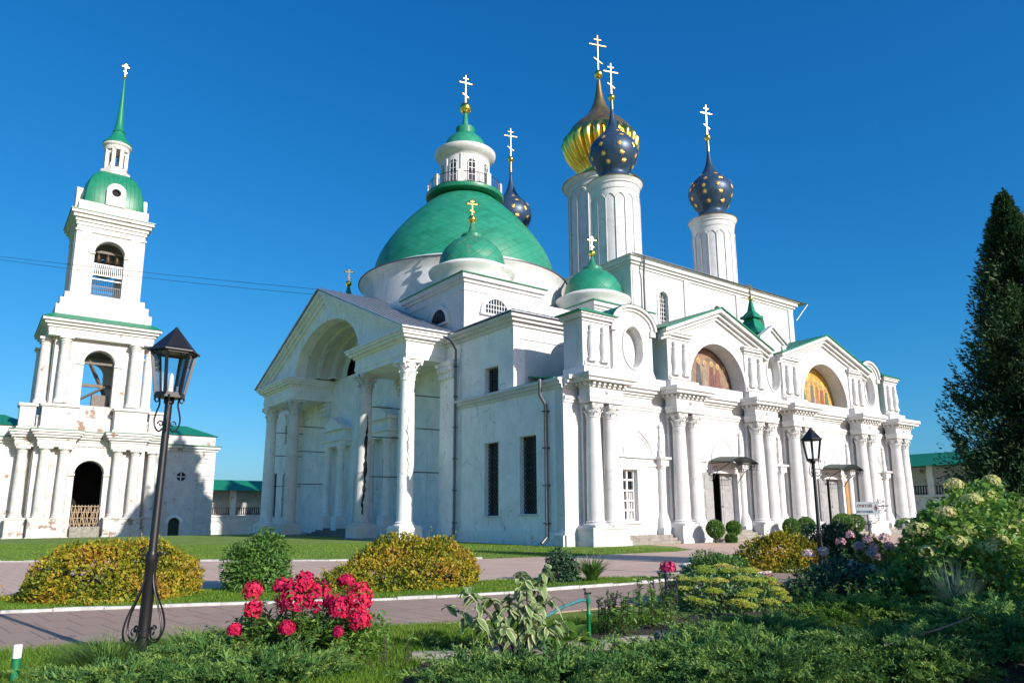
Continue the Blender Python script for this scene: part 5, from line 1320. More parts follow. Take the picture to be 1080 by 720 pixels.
# ================================================================ lamps, sign, tap, stake, cables
def cr(p, m=5):
    out = []; q = [p[0]]+list(p)+[p[-1]]
    for i in range(1, len(q)-2):
        for j in range(m):
            t = j/m; out.append(tuple(.5*(2*q[i][k]+(q[i+1][k]-q[i-1][k])*t+(2*q[i-1][k]-5*q[i][k]+4*q[i+1][k]-q[i+2][k])*t*t+(3*q[i][k]-q[i-1][k]-3*q[i+1][k]+q[i+2][k])*t**3) for k in (0, 1)))
    return out+[p[-1]]
def lamp():
    t = thing('street_lamp', 'tall black iron street lamp with a six-sided lantern, beside the golden bush and path', 'street lamp', (0, 0, 0))
    I = M['iron']
    MB().lathe((0, 0, 0), [(.082, -.1), (.082, .35), (.09, .36), (.09, .42), (.074, .44), (.070, 1.25), (.080, 1.27), (.080, 1.33), (.058, 1.36), (.052, 1.4), (.046, 3.30), (.065, 3.32), (.065, 3.38), (.05, 3.42)], 20).build('pole', I, t, smooth=35)
    sc = MB()
    for k in range(4):
        a = k*PI/2+.5; c, s = math.cos(a), math.sin(a)
        pts = [(.07, 1.32), (.06, 1.15), (.09, .98), (.17, .80), (.26, .62), (.30, .46), (.27, .34), (.18, .29), (.11, .33), (.10, .42), (.145, .47), (.18, .43), (.16, .39)]
        fine = cr(pts)
        sc.tube([(r*c, r*s, z) for r, z in fine], .012, 6)
        sc.tube([((.07+.06*math.sin(q*.5)*(1-q/14))*c+.07*c, (.07+.06*math.sin(q*.5))*s+.07*s*0, 1.38+.06*math.cos(q*.5)*(1-q/14)) for q in range(12)], .009, 5)
    sc.build('base_scrolls', I, t, smooth=60)
    br = MB()
    for k in range(3):
        a = k*2*PI/3+.3; c, s = math.cos(a), math.sin(a)
        pts = [(.055, 2.98), (.10, 2.94), (.16, 3.0), (.18, 3.1), (.16, 3.2), (.13, 3.3), (.14, 3.38), (.18, 3.41), (.205, 3.38), (.19, 3.34)]
        br.tube([(r*c, r*s, z) for r, z in cr(pts)], .011, 6)
        br.tube([((.085+.045*math.cos(q*.6)*(1-q/14))*c, (.085+.045*math.cos(q*.6)*(1-q/14))*s, 3.04+.05*math.sin(q*.6)*(1-q/14)) for q in range(13)], .009, 5)
        br.tube([((.18+.035*math.cos(q*.6))*c, (.18+.035*math.cos(q*.6))*s, 3.37+.035*math.sin(q*.6)) for q in range(9)], .009, 5)
    br.build('lantern_bracket', I, t, smooth=60)
    fr = MB(); zb, zt, rb, rt = 3.43, 4.0, .175, .275
    H = lambda r, z: [(r*math.cos(k*PI/3), r*math.sin(k*PI/3), z) for k in range(6)]
    for k in range(6):
        a, b = H(rb, zb)[k], H(rt, zt)[k]; fr.beam(a, b, .035, .035, up=(a[0], a[1], 0))
        for r, z in ((rb, zb), (rt, zt)): fr.beam(H(r, z)[k], H(r, z)[(k+1) % 6], .03, .045)
    fr.lathe((0, 0, 0), [(.195, zb-.045), (.195, zb-.022), (.05, zb-.02)], 6)
    fo = fr.build('lantern_frame', I, t)
    MB().lathe((0, 0, 0), [(.335, zt+.0), (.335, zt+.018), (.28, zt+.05), (.03, zt+.335), (.015, zt+.36)], 6).build('lantern_roof', I, t)
    gm = NG('clear_lamp_glass'); tr = gm.n('ShaderNodeBsdfTransparent'); gl = gm.n('ShaderNodeBsdfGlossy'); gl.inputs['Roughness'].default_value = .03; mx = gm.n('ShaderNodeMixShader'); lw = gm.n('ShaderNodeLayerWeight'); lw.inputs[0].default_value = .25
    tr.inputs[0].default_value = (.93, .95, .96, 1)
    gm.l(gm.math('ADD', gm.math('MULTIPLY', lw.outputs['Fresnel'], .8), .03), mx.inputs[0]); gm.l(tr.outputs[0], mx.inputs[1]); gm.l(gl.outputs[0], mx.inputs[2]); gm.l(mx.outputs[0], gm.out.inputs[0])
    for k in range(6):
        a, b, c, d = H(rb-.01, zb)[k], H(rb-.01, zb)[(k+1) % 6], H(rt-.01, zt)[(k+1) % 6], H(rt-.01, zt)[k]
        MB().quad(a, b, c, d).build('glass_pane', gm.m, t)
    MB().lathe((0, 0, 0), [(.02, 3.42), (.035, 3.44), (.035, 3.5), (.03, 3.51), (.032, 3.6), (.028, 3.68), (.012, 3.72)], 14).build('bulb', M['frame_white'], t, smooth=40)
    return t
L1 = lamp(); L1.location = (1.84, 9.70, 0); L1.scale = (.93,)*3; L1.rotation_mode = 'XYZ'; L1.rotation_euler = Vector((0, 0, 1)).rotation_difference(Vector((SA*.024, -CA*.024, 1))).to_euler()
dup_thing(L1, (17.47, 10.38, 0), 'black iron street lamp among pink flowers in front of the porch doors', 0.6, .895)
for o in bpy.data.objects:
    if o.name.startswith('street_lamp'): o['group'] = 'iron street lamps along the path'
# direction sign
sg = thing('direction_sign', 'small grey sign with an arrow on a wrought iron post beside the hydrangea', 'sign', (17.23, 8.96, 0))
sgx, sgy, K = 17.23, 8.96, .45
ps = MB().tube([(sgx, sgy, -.05), (sgx, sgy, 1.85)], .014, 8)
def spir(cx, cz, r, n=14, t0=0, dirn=1): return [(cx+dirn*r*math.cos(t0+q*.55)*(1-q/(n+3)), cz+r*math.sin(t0+q*.55)*(1-q/(n+3))) for q in range(n)]
ux, uy = SA, -CA
def P2(a, z): return (sgx+ux*a*K, sgy+uy*a*K, 1.82+(z-2.1)*K)
ps.tube([P2(0, 1.25), P2(.35, 1.33), P2(.58, 1.5), P2(.6, 1.75), P2(.6, 2.6)], .009, 6)
for cx, cz, r, d in ((.72, 2.4, .12, 1), (.85, 2.15, .13, 1), (.7, 1.9, .11, 1), (.9, 2.42, .06, 1), (.95, 1.95, .06, 1), (.12, 1.15, .1, 1), (-.1, 1.3, .09, -1)):
    ps.tube([P2(a, z) for a, z in spir(cx, cz, r, 14, .4, d)], .008, 5)
ps.tube([P2(.6, 2.2), P2(1.15, 2.22)], .011, 5)
ps.build('iron_post', M['iron'], sg, smooth=60)
N3 = Vector((ux, uy, 0)).cross(Vector((0, 0, 1)))
bd = MB(); bd.plate([rect(-.62*K, .56*K, 1.82-.33*K, 1.82+.33*K)], Vector((sgx, sgy, 0))+N3*.04, (ux, uy, 0), SZ, .03)
sgreen = simple('sign_grey_green', (.36, .41, .42), .5); maroon = simple('sign_maroon', (.12, .015, .03), .5); navy = simple('sign_navy', (.03, .05, .16), .5)
bo = bd.build('sign_board', sgreen, sg)
def sign_text(txt, a, z, size, mat):
    cu = bpy.data.curves.new('lettering', 'FONT'); cu.body = txt; cu.size = size*K; cu.extrude = .001; cu.align_x = 'LEFT'; cu.offset = .003
    tmp = bpy.data.objects.new('lettering', cu); COL.objects.link(tmp); bpy.context.view_layer.update()
    me = bpy.data.meshes.new_from_object(tmp.evaluated_get(bpy.context.evaluated_depsgraph_get())); bpy.data.objects.remove(tmp); bpy.data.curves.remove(cu)
    o = bpy.data.objects.new('lettering', me); COL.objects.link(o); me.materials.clear(); me.materials.append(mat)
    o.parent = bo; q = Vector((sgx, sgy, 0))+N3*.043+Vector((ux, uy, 0))*a*K+Vector((0, 0, 1.82+(z-2.1)*K))
    o.matrix_local = Matrix(((ux, 0, N3.x, q.x-17.23), (uy, 0, N3.y, q.y-8.96), (0, 1, N3.z, q.z), (0, 0, 0, 1)))
    ORG[o] = tuple(q); return o
sign_text('СВЯТОЙ', -.56, 2.15, .19, maroon); sign_text('ИСТОЧНИК', -.58, 1.86, .15, navy)
ar = MB(); ar.plate([[(a*K, 1.82+(z-2.1)*K) for a, z in ((.34, 2.02), (.40, 2.02), (.40, 1.88), (.53, 2.1), (.40, 2.32), (.40, 2.18), (.34, 2.18))]], Vector((sgx, sgy, 0))+N3*.043, (ux, uy, 0), SZ, .003); ar.build('arrow', maroon, bo)
# standpipe tap
tx, ty = rf(1.06, 10.6)
tp = thing('garden_tap', 'old green and turquoise standpipe tap with a bent arm in the flower bed', 'tap', (tx, ty, 0))
teal = simple('faded_turquoise_paint', (.10, .36, .36), .5, 0, .3, 8); tg = simple('bright_green_paint', (.01, .19, .07), .45)
MB().lathe((tx, ty, 0), [(.026, -.05), (.026, .30), (.034, .31), (.034, .35), (.026, .36), (.026, .48), (.036, .49), (.036, .53), (.012, .54), (.012, .62)], 12).build('standpipe', tg, tp, smooth=40)
a = Vector((tx, ty, .51)); dl = Vector((-SA, CA, 0))
MB().tube([a, a+dl*.10+Vector((0, 0, .01)), a+dl*.36+Vector((0, 0, -.08)), a+dl*.62+Vector((0, 0, -.22))], .022, 8).build('tap_arm', teal, tp, smooth=50)
MB().tube([a+Vector((-.05, 0, .1)), a+Vector((.05, 0, .1))], .014, 6).build('tap_handle', M['iron'], tp)
# green stake with a white tip
sx, sy = rf(-5.05, 7.75)
stk = thing('marker_stake', 'round green stake with a white painted tip in the grass', 'stake', (sx, sy, 0))
MB().lathe((sx, sy, 0), [(.040, -.2), (.040, .30)], 18).build('post', tg, stk, smooth=40)
MB().lathe((sx, sy, 0), [(.0405, .302), (.0405, .425), (.036, .432)], 18).build('white_tip', M['frame_white'], stk, smooth=40)
# border stones
st = [(-.95, 9.05, .55, .2, .1), (-.35, 9.2, .5, .22, .12), (.25, 9.3, .45, .2, -.05), (.95, 9.75, .6, .22, .15), (1.6, 10.1, .55, .2, .2), (2.2, 10.5, .5, .2, .2)]
lab = ['pale border stone at the left end of the flower bed edge', 'pale border stone left of the variegated shrub', 'pale border stone under the variegated shrub', 'long pale border stone below the tap', 'pale border stone right of the tap', 'pale border stone among the tall weeds']
for (r, f, w, d, a), lb in zip(st, lab):
    b = bmesh.new(); bmesh.ops.create_cube(b, size=1.0); bmesh.ops.scale(b, vec=(w, d, .13), verts=b.verts); bmesh.ops.bevel(b, geom=b.edges[:], offset=.03, segments=2, affect='EDGES'); bmesh.ops.subdivide_edges(b, edges=b.edges[:], cuts=1, use_grid_fill=True)
    rnd = random.Random(int(r*100))
    for v in b.verts: v.co += Vector((rnd.uniform(-1, 1), rnd.uniform(-1, 1), rnd.uniform(-1, 1)))*.009
    me = bpy.data.meshes.new('border_stone'); b.to_mesh(me); b.free(); me.materials.append(M['stone'])
    o = bpy.data.objects.new('border_stone', me); COL.objects.link(o); x, y = rf(r, f); o.location = (x, y, .045); o.rotation_euler = (0, 0, YAW-PI/2+a); tag(o, lb, 'stone', 'stones edging the flower bed')
# overhead cables
for (a, b, sag, lb) in (((-2.4, 89.2, 28.45), (24.2, 62.0, 21.75), .55, 'thin black cable crossing the sky below the other to the portico'), ((-2.4, 89.2, 28.5), (24.6, 60.6, 21.9), .30, 'thin black cable crossing the sky above the other to the portico')):
    a, b = Vector(a), Vector(b); a = a+(a-b)*.5; pts = []
    for k in range(41):
        t = k/40; p = a.lerp(b, t); p.z -= sag*4*t*(1-t); pts.append(p)
    tag(MB().tube(pts, .02, 5).build('overhead_cable', M['iron']), lb, 'cable', 'cables over the forecourt')

# ================================================================ plants
def rdir(n, r_, up=0.0):
    v = r_.normal(size=(n, 3)); v[:, 2] += up; return unit(v)
def lumps(u, r_, k=9, amp=.16):
    c = unit(r_.normal(size=(k, 3))); d = u@c.T; return 1+amp*(np.exp((d-1)*7).max(1)*1.6-.6)
def mound(c, rx, ry, rz, n, r_, inner=.72, zmin=.05, amp=.16, flat=0):
    """points through the outer shell of an uneven dome; returns points and outward normals"""
    u = rdir(int(n*2.2), r_); u = u[u[:, 2] > -.25][:n]; lf = lumps(u, r_, 11, amp)
    t = 1-(1-inner)*r_.random(len(u))**1.6; s = lf*t
    P = np.stack([u[:, 0]*rx*s, u[:, 1]*ry*s, np.maximum(zmin-.0, u[:, 2]*rz*s+.06*rz)], 1)+np.array(c)
    N = unit(np.stack([u[:, 0]/rx, u[:, 1]/ry, u[:, 2]/rz], 1)); return P, N, u
M['spirea'] = leaf_mat('golden_spirea_leaf', [(0, (.035, .062, .008)), (.30, (.115, .135, .010)), (.60, (.26, .215, .014)), (.84, (.27, .155, .020)), (1, (.17, .075, .018))], .3, gain=1.75)
M['leaf_green'] = leaf_mat('green_shrub_leaf', [(0, (.018, .050, .010)), (.5, (.045, .105, .018)), (1, (.10, .17, .035))], .28, gain=1.9)
M['leaf_dark'] = leaf_mat('dark_shrub_leaf', [(0, (.010, .030, .014)), (.5, (.022, .055, .024)), (1, (.05, .09, .035))], .2, gain=1.9)
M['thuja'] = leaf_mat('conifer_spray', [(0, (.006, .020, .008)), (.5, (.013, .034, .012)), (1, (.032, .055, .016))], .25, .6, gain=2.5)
M['juniper'] = leaf_mat('juniper_needle', [(0, (.028, .080, .022)), (.5, (.070, .155, .038)), (1, (.20, .29, .065))], .28, .6, .2, gain=1.4)
M['juniper_gold'] = leaf_mat('golden_juniper_needle', [(0, (.030, .080, .010)), (.5, (.075, .150, .018)), (1, (.18, .24, .035))], .25, .55, gain=1.5)
M['hydr'] = leaf_mat('hydrangea_leaf', [(0, (.030, .080, .014)), (.5, (.075, .150, .025)), (1, (.16, .24, .05))], .38, gain=2.0)
M['hydr_fl'] = leaf_mat('hydrangea_petal', [(0, (.30, .38, .09)), (.5, (.50, .50, .20)), (1, (.58, .46, .27))], .35, .7, .2, gain=1.3)
M['phlox'] = leaf_mat('red_phlox_petal', [(0, (.38, .010, .085)), (.5, (.66, .018, .080)), (.85, (.80, .060, .10)), (1, (.30, .02, .20))], .3, .6, .2)
M['phlox_pale'] = leaf_mat('pale_phlox_petal', [(0, (.60, .30, .34)), (.5, (.80, .58, .56)), (1, (.88, .78, .70))], .3, .6, .2)
M['sedum'] = leaf_mat('sedum_floret', [(0, (.27, .36, .055)), (.5, (.50, .50, .11)), (1, (.58, .44, .18))], .35, .7, .2, gain=1.45)
M['sedum_leaf'] = leaf_mat('sedum_leaf', [(0, (.06, .13, .045)), (1, (.13, .22, .08))], .25, gain=1.5)
M['hosta'] = leaf_mat('hosta_leaf', [(0, (.035, .10, .012)), (.6, (.11, .20, .025)), (1, (.34, .34, .06))], .35, gain=1.4)
M['varieg'] = leaf_mat('variegated_leaf', [(0, (.090, .165, .050)), (.45, (.16, .23, .090)), (.7, (.36, .38, .22)), (1, (.60, .58, .36))], .35, gain=1.5)
M['blue_oat'] = leaf_mat('blue_grass_blade', [(0, (.030, .070, .055)), (.6, (.075, .14, .115)), (1, (.18, .22, .14))], .2, gain=1.4)
M['salvia'] = leaf_mat('dark_flower_spike', [(0, (.030, .030, .055)), (1, (.075, .065, .11))], .2)
M['stem'] = simple('green_brown_stem', (.055, .050, .022), .8); M['bark'] = simple('brown_bark', (.055, .038, .026), .95, 0, .3, 8, .5)
M['fuchsia'] = leaf_mat('pink_flower_petal', [(0, (.45, .02, .12)), (1, (.75, .08, .22))], .3)

def stems(parent, c, n, h, spread, r, seed, mat='stem', name='stems'):
    rnd = random.Random(seed); mb = MB()
    for k in range(n):
        a = rnd.uniform(0, 2*PI); d = rnd.uniform(.2, 1)*spread
        p0 = Vector((c[0]+.12*spread*math.cos(a), c[1]+.12*spread*math.sin(a), c[2]-.03)); p2 = Vector((c[0]+d*math.cos(a), c[1]+d*math.sin(a), c[2]+h*rnd.uniform(.6, 1)))
        p1 = p0.lerp(p2, .5)+Vector((0, 0, h*.12)); mb.tube([p0, p1, p2], [r, r*.8, r*.4], 5)
    return mb.build(name, M[mat], parent, smooth=60)
def shrub(name, label, cat, c, rx, ry, rz, n, L, W, mat, seed, group=None, amp=.16, inner=.7, whorl=0, nst=14, up=.5):
    r_ = np.random.default_rng(seed); t = thing(name, label, cat, tuple(c), group)
    if whorl:
        P, N, u = mound(c, rx, ry, rz, n//whorl, r_, inner, c[2]+.04, amp)
        tn = np.clip(.48+.30*np.sin(u[:, 0]*5+seed)*np.cos(u[:, 1]*4.3+u[:, 2]*3)+r_.normal(0, .16, len(u)), 0, 1)
        tp_ = np.clip((P[:, 2]-c[2])/rz, 0, 1)**1.6; P[:, :2] = np.array(c[:2])+(P[:, :2]-np.array(c[:2]))*(1-.30*tp_)[:, None]; P = np.repeat(P, whorl, 0); N = np.repeat(N, whorl, 0); tn = np.repeat(tn, whorl)+r_.normal(0, .10, len(P)); D = unit(N*.75+r_.normal(0, .65, P.shape)+[0, 0, .25]); P = P+r_.normal(0, L*.30, P.shape)
    else:
        P, N, u = mound(c, rx, ry, rz, n, r_, inner, c[2]+.04, amp); D = unit(N*.7+r_.normal(0, .7, P.shape)+[0, 0, -.1]); tn = r_.random(len(P))*.7+.3*(np.sin(u[:, 0]*6+u[:, 2]*5)*.5+.5)
    m = len(P); Nf = unit(N+r_.normal(0, .5, P.shape)+[0, 0, up])
    V, F, T = leaves(P, D, Nf, L*r_.uniform(.6, 1.25, m), W*r_.uniform(.7, 1.25, m), np.clip(tn, 0, 1))
    if whorl:                                   # stray shoots breaking the outline
        ns = 90; k = r_.choice(len(u), ns); b = P[k*whorl]; dv = unit(N[k*whorl]+r_.normal(0, .35, (ns, 3))+[0, 0, .5]); q = 9; s = np.linspace(.1, 1, q)[None, :, None]*r_.uniform(.12, .34, (ns, 1, 1))
        Q = (b[:, None, :]+dv[:, None, :]*s).reshape(-1, 3); m2 = len(Q); v2, f2, t2 = leaves(Q, unit(np.repeat(dv, q, 0)*.6+r_.normal(0, .7, (m2, 3))), r_.normal(0, .6, (m2, 3))+[0, 0, .8], L*r_.uniform(.5, 1.0, m2), W*r_.uniform(.6, 1.0, m2), np.clip(np.repeat(r_.uniform(.3, 1, ns), q)+r_.normal(0, .1, m2), 0, 1)); V, F, T = merge([(V, F, T), (v2, f2, t2)])
    raw_mesh('foliage', V, F, T, M[mat], t); stems(t, c, nst, rz*.85, min(rx, ry)*.75, .016, seed)
    return t
def xy(r, f, z=0): x, y = rf(r, f); return (x, y, z)
GB = 'golden leaved shrubs along the paths'
shrub('golden_shrub', 'wide golden brown shrub behind the tall street lamp on the left', 'shrub', xy(-8.62, 16.2), 1.9, 1.3, 1.02, 27000, .075, .045, 'spirea', 3, GB, .27, .72, 5, 30)
shrub('golden_shrub', 'rounded golden brown shrub in front of the portico and west wall windows', 'shrub', xy(-2.55, 18.6), 2.15, 1.3, 1.0, 26000, .075, .045, 'spirea', 4, GB, .27, .72, 5, 30)
shrub('golden_shrub', 'low spreading golden brown shrub between the mound of sedum and the street lamp', 'shrub', xy(8.35, 23.0), 1.85, 1.3, .98, 14000, .085, .05, 'spirea', 5, GB, .18, .72, 5, 24)
shrub('golden_shrub', 'golden brown shrub partly hidden behind pink flowers right of the street lamp', 'shrub', xy(11.5, 24.6), 1.5, 1.2, 1.0, 10000, .085, .05, 'spirea', 6, GB, .18, .72, 5, 20)
shrub('peony_bush', 'dark green rounded bush standing alone on the grass strip left of the portico', 'shrub', xy(-6.0, 17.5), .66, .66, 1.22, 6500, .13, .055, 'leaf_green', 8, None, .30, .55, 0, 18, .8)
shrub('small_shrub', 'small dark leafy shrub on the grass strip beside a fern', 'shrub', xy(1.25, 19.4), .52, .5, .78, 2200, .12, .05, 'leaf_dark', 9, None, .3, .5, 0, 10, .8)
shrub('rose_bush', 'blue green rose bush just left of the lamp among golden shrubs', 'shrub', xy(9.9, 23.2), .85, .8, 1.45, 4200, .12, .075, 'leaf_dark', 10, None, .3, .5, 0, 14, .6)
shrub('low_perennial', 'low loose green perennial at the left foot of the low golden shrub', 'plant', xy(5.9, 21.6), .9, .7, .55, 3000, .13, .05, 'leaf_green', 12, None, .3, .4, 0, 12, .9)
shrub('low_perennial', 'dark leafy perennial under the lamp at the edge of the shaded bed', 'plant', xy(6.4, 14.6), 1.4, .9, .62, 6000, .12, .05, 'leaf_dark', 13, None, .3, .4, 0, 14, .9)
shrub('low_perennial', 'leafy green perennial between the pink flowers and the blue grass', 'plant', xy(7.2, 13.2), 1.0, .9, .75, 4500, .11, .05, 'leaf_green', 14, None, .3, .4, 0, 14, .9)

# clipped balls on short trunks by the doors
def topiary(c, r, h, lb, seed):
    t = thing('topiary_ball', lb, 'topiary', c, 'clipped topiary balls in front of the porch'); r_ = np.random.default_rng(seed)
    u = rdir(2600, r_); s = r*(1-.16*r_.random(len(u))**2)*lumps(u, r_, 8, .05); P = u*s[:, None]+np.array([c[0], c[1], c[2]+h])
    V, F, T = leaves(P, unit(u+r_.normal(0, .7, u.shape)), unit(u+r_.normal(0, .4, u.shape)), np.full(len(u), .13), np.full(len(u), .07), r_.random(len(u)))
    raw_mesh('foliage', V, F, T, M['leaf_green'], t)
    MB().lathe(c, [(.07, -.05), (.06, .3), (.05, h)], 8).build('trunk', M['bark'], t, smooth=50)
    if False: pass
for i, (x, y, r, h, lb) in enumerate(((36.0, 28.0, .56, .92, 'clipped ball left of the first porch door, larger of that pair'), (37.75, 28.0, .46, .95, 'clipped ball right of its larger neighbour at the first porch door'), (36.9, 27.6, .35, .25, 'lowest clipped ball sitting on the ground between the two at the first door'),
        (43.9, 28.0, .6, .95, 'dark clipped ball before the third pair of columns'), (45.6, 28.0, .62, 1.0, 'dark clipped ball just left of the second lamp'), (50.3, 28.0, .75, 1.15, 'large clipped ball left of the sign'), (51.9, 28.0, .75, 1.1, 'large clipped ball directly behind the sign'))):
    topiary((x, y, 0), r*.85, h*.9, lb, 40+i)

# tall conifer on the right, and its neighbours that throw the shade across the bed
def conifer(c, h, r, n, lb, seed, L=.17, group=None):
    t = thing('conifer_tree', lb, 'tree', c, group); r_ = np.random.default_rng(seed)
    nb = int(n/84); z = h*(.02+.98*r_.random(nb)**1.15); a = r_.uniform(0, 2*PI, nb); prof = r*np.clip((1-z/h), 0, 1)**.86+.04
    lump = 1+.24*np.sin(a*3+z*1.3+seed)+.20*np.sin(a*7-z*2.9)+r_.normal(0, .16, nb); R = prof*np.clip(lump, .45, 1.35)
    q = 84; s = r_.random((nb, q)); aa = a[:, None]+r_.normal(0, .085, (nb, q))*(.5+.5/np.maximum(.3, R[:, None])); rr = R[:, None]*(.22+.78*s**.7)
    P = np.stack([np.cos(aa)*rr, np.sin(aa)*rr, z[:, None]-.15*R[:, None]-.35*np.sin(s*2.2)*R[:, None]+.55*s**2*R[:, None]+r_.normal(0, .07, (nb, q))], 2).reshape(-1, 3); P[:, 2] = np.maximum(P[:, 2], .05)
    out = unit(np.stack([np.cos(aa), np.sin(aa), .55+0*aa], 2).reshape(-1, 3)); D = unit(out+r_.normal(0, .45, P.shape)); m = len(P)
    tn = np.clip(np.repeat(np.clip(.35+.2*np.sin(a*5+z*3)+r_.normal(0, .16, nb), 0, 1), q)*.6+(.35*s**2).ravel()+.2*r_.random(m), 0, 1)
    V, F, T = leaves(P+np.array(c), D, unit(r_.normal(0, 1, P.shape)+[0, 0, .6]), L*r_.uniform(.6, 1.5, m), L*.34*r_.uniform(.7, 1.3, m), tn)
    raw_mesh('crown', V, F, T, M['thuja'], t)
    MB().lathe(c, [(.24, -.1), (.19, .5), (.12, h*.5), (.03, h*.96)], 10).build('trunk', M['bark'], t, smooth=50)
    return t
CT = xy(14.8, 20.4)
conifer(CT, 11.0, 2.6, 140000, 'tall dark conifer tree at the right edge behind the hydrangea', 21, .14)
for k, (x, y, h, rad, lb) in enumerate(((10.6, -6.0, 5.7, 1.9, 'small conifer tree at the near end of the row right of the bed'), (13.0, -6.2, 6.3, 2.0, 'small conifer tree second from the near end of the row right of the bed'), (15.6, -6.0, 6.0, 2.0, 'small conifer tree in the middle of the hedge row'), (19.6, -7.0, 7.9, 2.0, 'taller conifer tree toward the far end of the hedge row'), (25.8, -4.0, 11.5, 2.8, 'tallest conifer tree at the far end of the hedge row'))):
    conifer((x, y, 0), h, rad, 24000, lb, 30+k, .3, 'conifers in a row to the right')

# hydrangea with big cream heads
hc = xy(8.35, 13.6); hy = thing('hydrangea', 'big hydrangea bush with cream green flower heads in front of the dark conifer', 'shrub', hc); r_ = np.random.default_rng(5)
P, N, u = mound(hc, 1.95, 1.3, 1.95, 8500, r_, .62, .1, .14)
D = unit(N*.8+r_.normal(0, .55, P.shape)+[0, 0, -.25]); V, F, T = leaves(P, D, unit(N*.6+r_.normal(0, .35, P.shape)+[0, 0, .9]), .155*r_.uniform(.6, 1.2, len(P)), .105*r_.uniform(.7, 1.2, len(P)), np.clip(r_.random(len(P))*.8+.2*u[:, 2], 0, 1), .12, .25)
raw_mesh('foliage', V, F, T, M['hydr'], hy); stems(hy, hc, 40, 1.75, 1.3, .014, 7)
def flower_ball(parent, c, rx, rz, n, s, mat, r_, name='flower_head', up=.0, jit=.12):
    u = rdir(int(n*1.8), r_, .0); u = u[u[:, 2] > -.55][:n]; m = len(u)
    P = u*np.array([rx, rx, rz])*(1-jit*r_.random((m, 1)))+np.array(c); N = u; tan = unit(np.cross(N, r_.normal(size=(m, 3))))
    parts = []; base = np.clip(.45+r_.normal(0, .2, m)+.2*r_.normal(), 0, 1)
    for k in range(4):
        B = np.cross(N, tan); ang = k*PI/2; d = tan*math.cos(ang)+B*math.sin(ang); parts.append(leaves(P, unit(d+N*.35), N, np.full(m, s), np.full(m, s*.95), np.clip(base+r_.normal(0, .08, m), 0, 1), .0, .1))
    V, F, T = merge(parts); return raw_mesh(name, V, F, T, M[mat], parent)
heads = [(-1.25, -.2, 1.42), (-.95, .1, 1.72), (-.55, -.2, 1.86), (-.15, -.5, 1.72), (.15, .2, 2.12), (.42, .1, 2.05), (.9, .0, 1.9), (.35, -.8, 1.62), (-.05, -1.0, 1.42), (1.3, -.2, 1.72), (.75, -.9, 1.42), (-.35, -.9, 1.0), (.5, -1.1, 1.18), (-1.5, .0, 1.22), (1.6, -.3, 1.35), (.0, -.2, 2.0), (-.75, -.6, 1.55), (1.05, -.6, 1.68)]
hu = unit(P-np.array(hc)-np.array([0, 0, .5])); vis = np.array([-CA, -SA, .75]); ok = [i for i in range(len(P)) if P[i][2] > .95 and hu[i]@vis > .30]; took = []
for i in ok:
    if all(np.linalg.norm(P[i]-q) > .40 for q in took) and len(took) < 24:
        took.append(P[i]); q = P[i]+hu[i]*.10+np.array([0, 0, .04]); flower_ball(hy, tuple(q), .155+.05*r_.random(), .12, 110, .036, 'hydr_fl', r_)

# red phlox in front
pc = xy(-2.45, 9.15); ph = thing('red_phlox', 'crimson red phlox in full bloom at the front of the garden', 'flowering plant', pc); r_ = np.random.default_rng(15)
hd = [(-3.25, 9.1, .86, .11, .13), (-3.15, 8.9, .66, .10, .12), (-2.93, 9.3, .90, .10, .10), (-3.3, 8.7, .44, .075, .08), (-2.62, 8.9, .78, .19, .24), (-2.36, 9.1, .76, .18, .24), (-2.48, 8.9, .98, .12, .14), (-2.05, 9.4, .96, .10, .08), (-2.0, 8.9, .66, .12, .17), (-1.76, 9.0, .76, .16, .22), (-1.72, 8.9, .52, .13, .15), (-2.62, 8.7, .46, .09, .09), (-2.15, 9.0, .74, .06, .07), (-1.95, 8.7, .42, .05, .06)]
sm = MB(); LP, LD, LN = [], [], []
for (r, f, z, rx, rz) in hd:
    r = -2.47+(r+2.47)*.88; z = z*.94; x, y = rf(r, f); flower_ball(ph, (x, y, z), rx*1.12, rz*1.1, int(1500*rx), .027, 'phlox', r_, jit=.42)
    for q in range(3):
        b = Vector((pc[0]+r_.uniform(-.3, .3)+(x-pc[0])*.45, pc[1]+r_.uniform(-.25, .25)+(y-pc[1])*.45, -.03)); tp_ = Vector((x+r_.uniform(-rx, rx)*.5, y+r_.uniform(-rx, rx)*.5, z-rz*.4)); m_ = b.lerp(tp_, .5)+Vector((0, 0, .04))
        sm.tube([b, m_, tp_], [.008, .007, .005], 5)
        for k in range(46):
            t = r_.uniform(.02, .93); p = b.lerp(tp_, t); a = r_.uniform(0, 2*PI); LP.append(p); LD.append((math.cos(a), math.sin(a), r_.uniform(-.25, .5))); LN.append((r_.normal()*.3, r_.normal()*.3, 1))
for k in range(2200):
    a = r_.uniform(0, 2*PI); d = .95*math.sqrt(r_.random()); LP.append((pc[0]+d*math.cos(a)*SA-.0+.35*d*math.sin(a)*CA, pc[1]-d*math.cos(a)*CA+.35*d*math.sin(a)*SA, r_.uniform(.02, .50))); LD.append((r_.normal(), r_.normal(), r_.uniform(-.2, .9))); LN.append((r_.normal()*.4, r_.normal()*.4, 1))
sm.build('stems', M['stem'], ph, smooth=60); n = len(LP)
V, F, T = leaves(np.array([tuple(p) for p in LP]), np.array(LD), np.array(LN), .125*r_.uniform(.6, 1.3, n), .034*r_.uniform(.8, 1.3, n), r_.random(n)); raw_mesh('leaves', V, F, T, M['hydr'], ph)

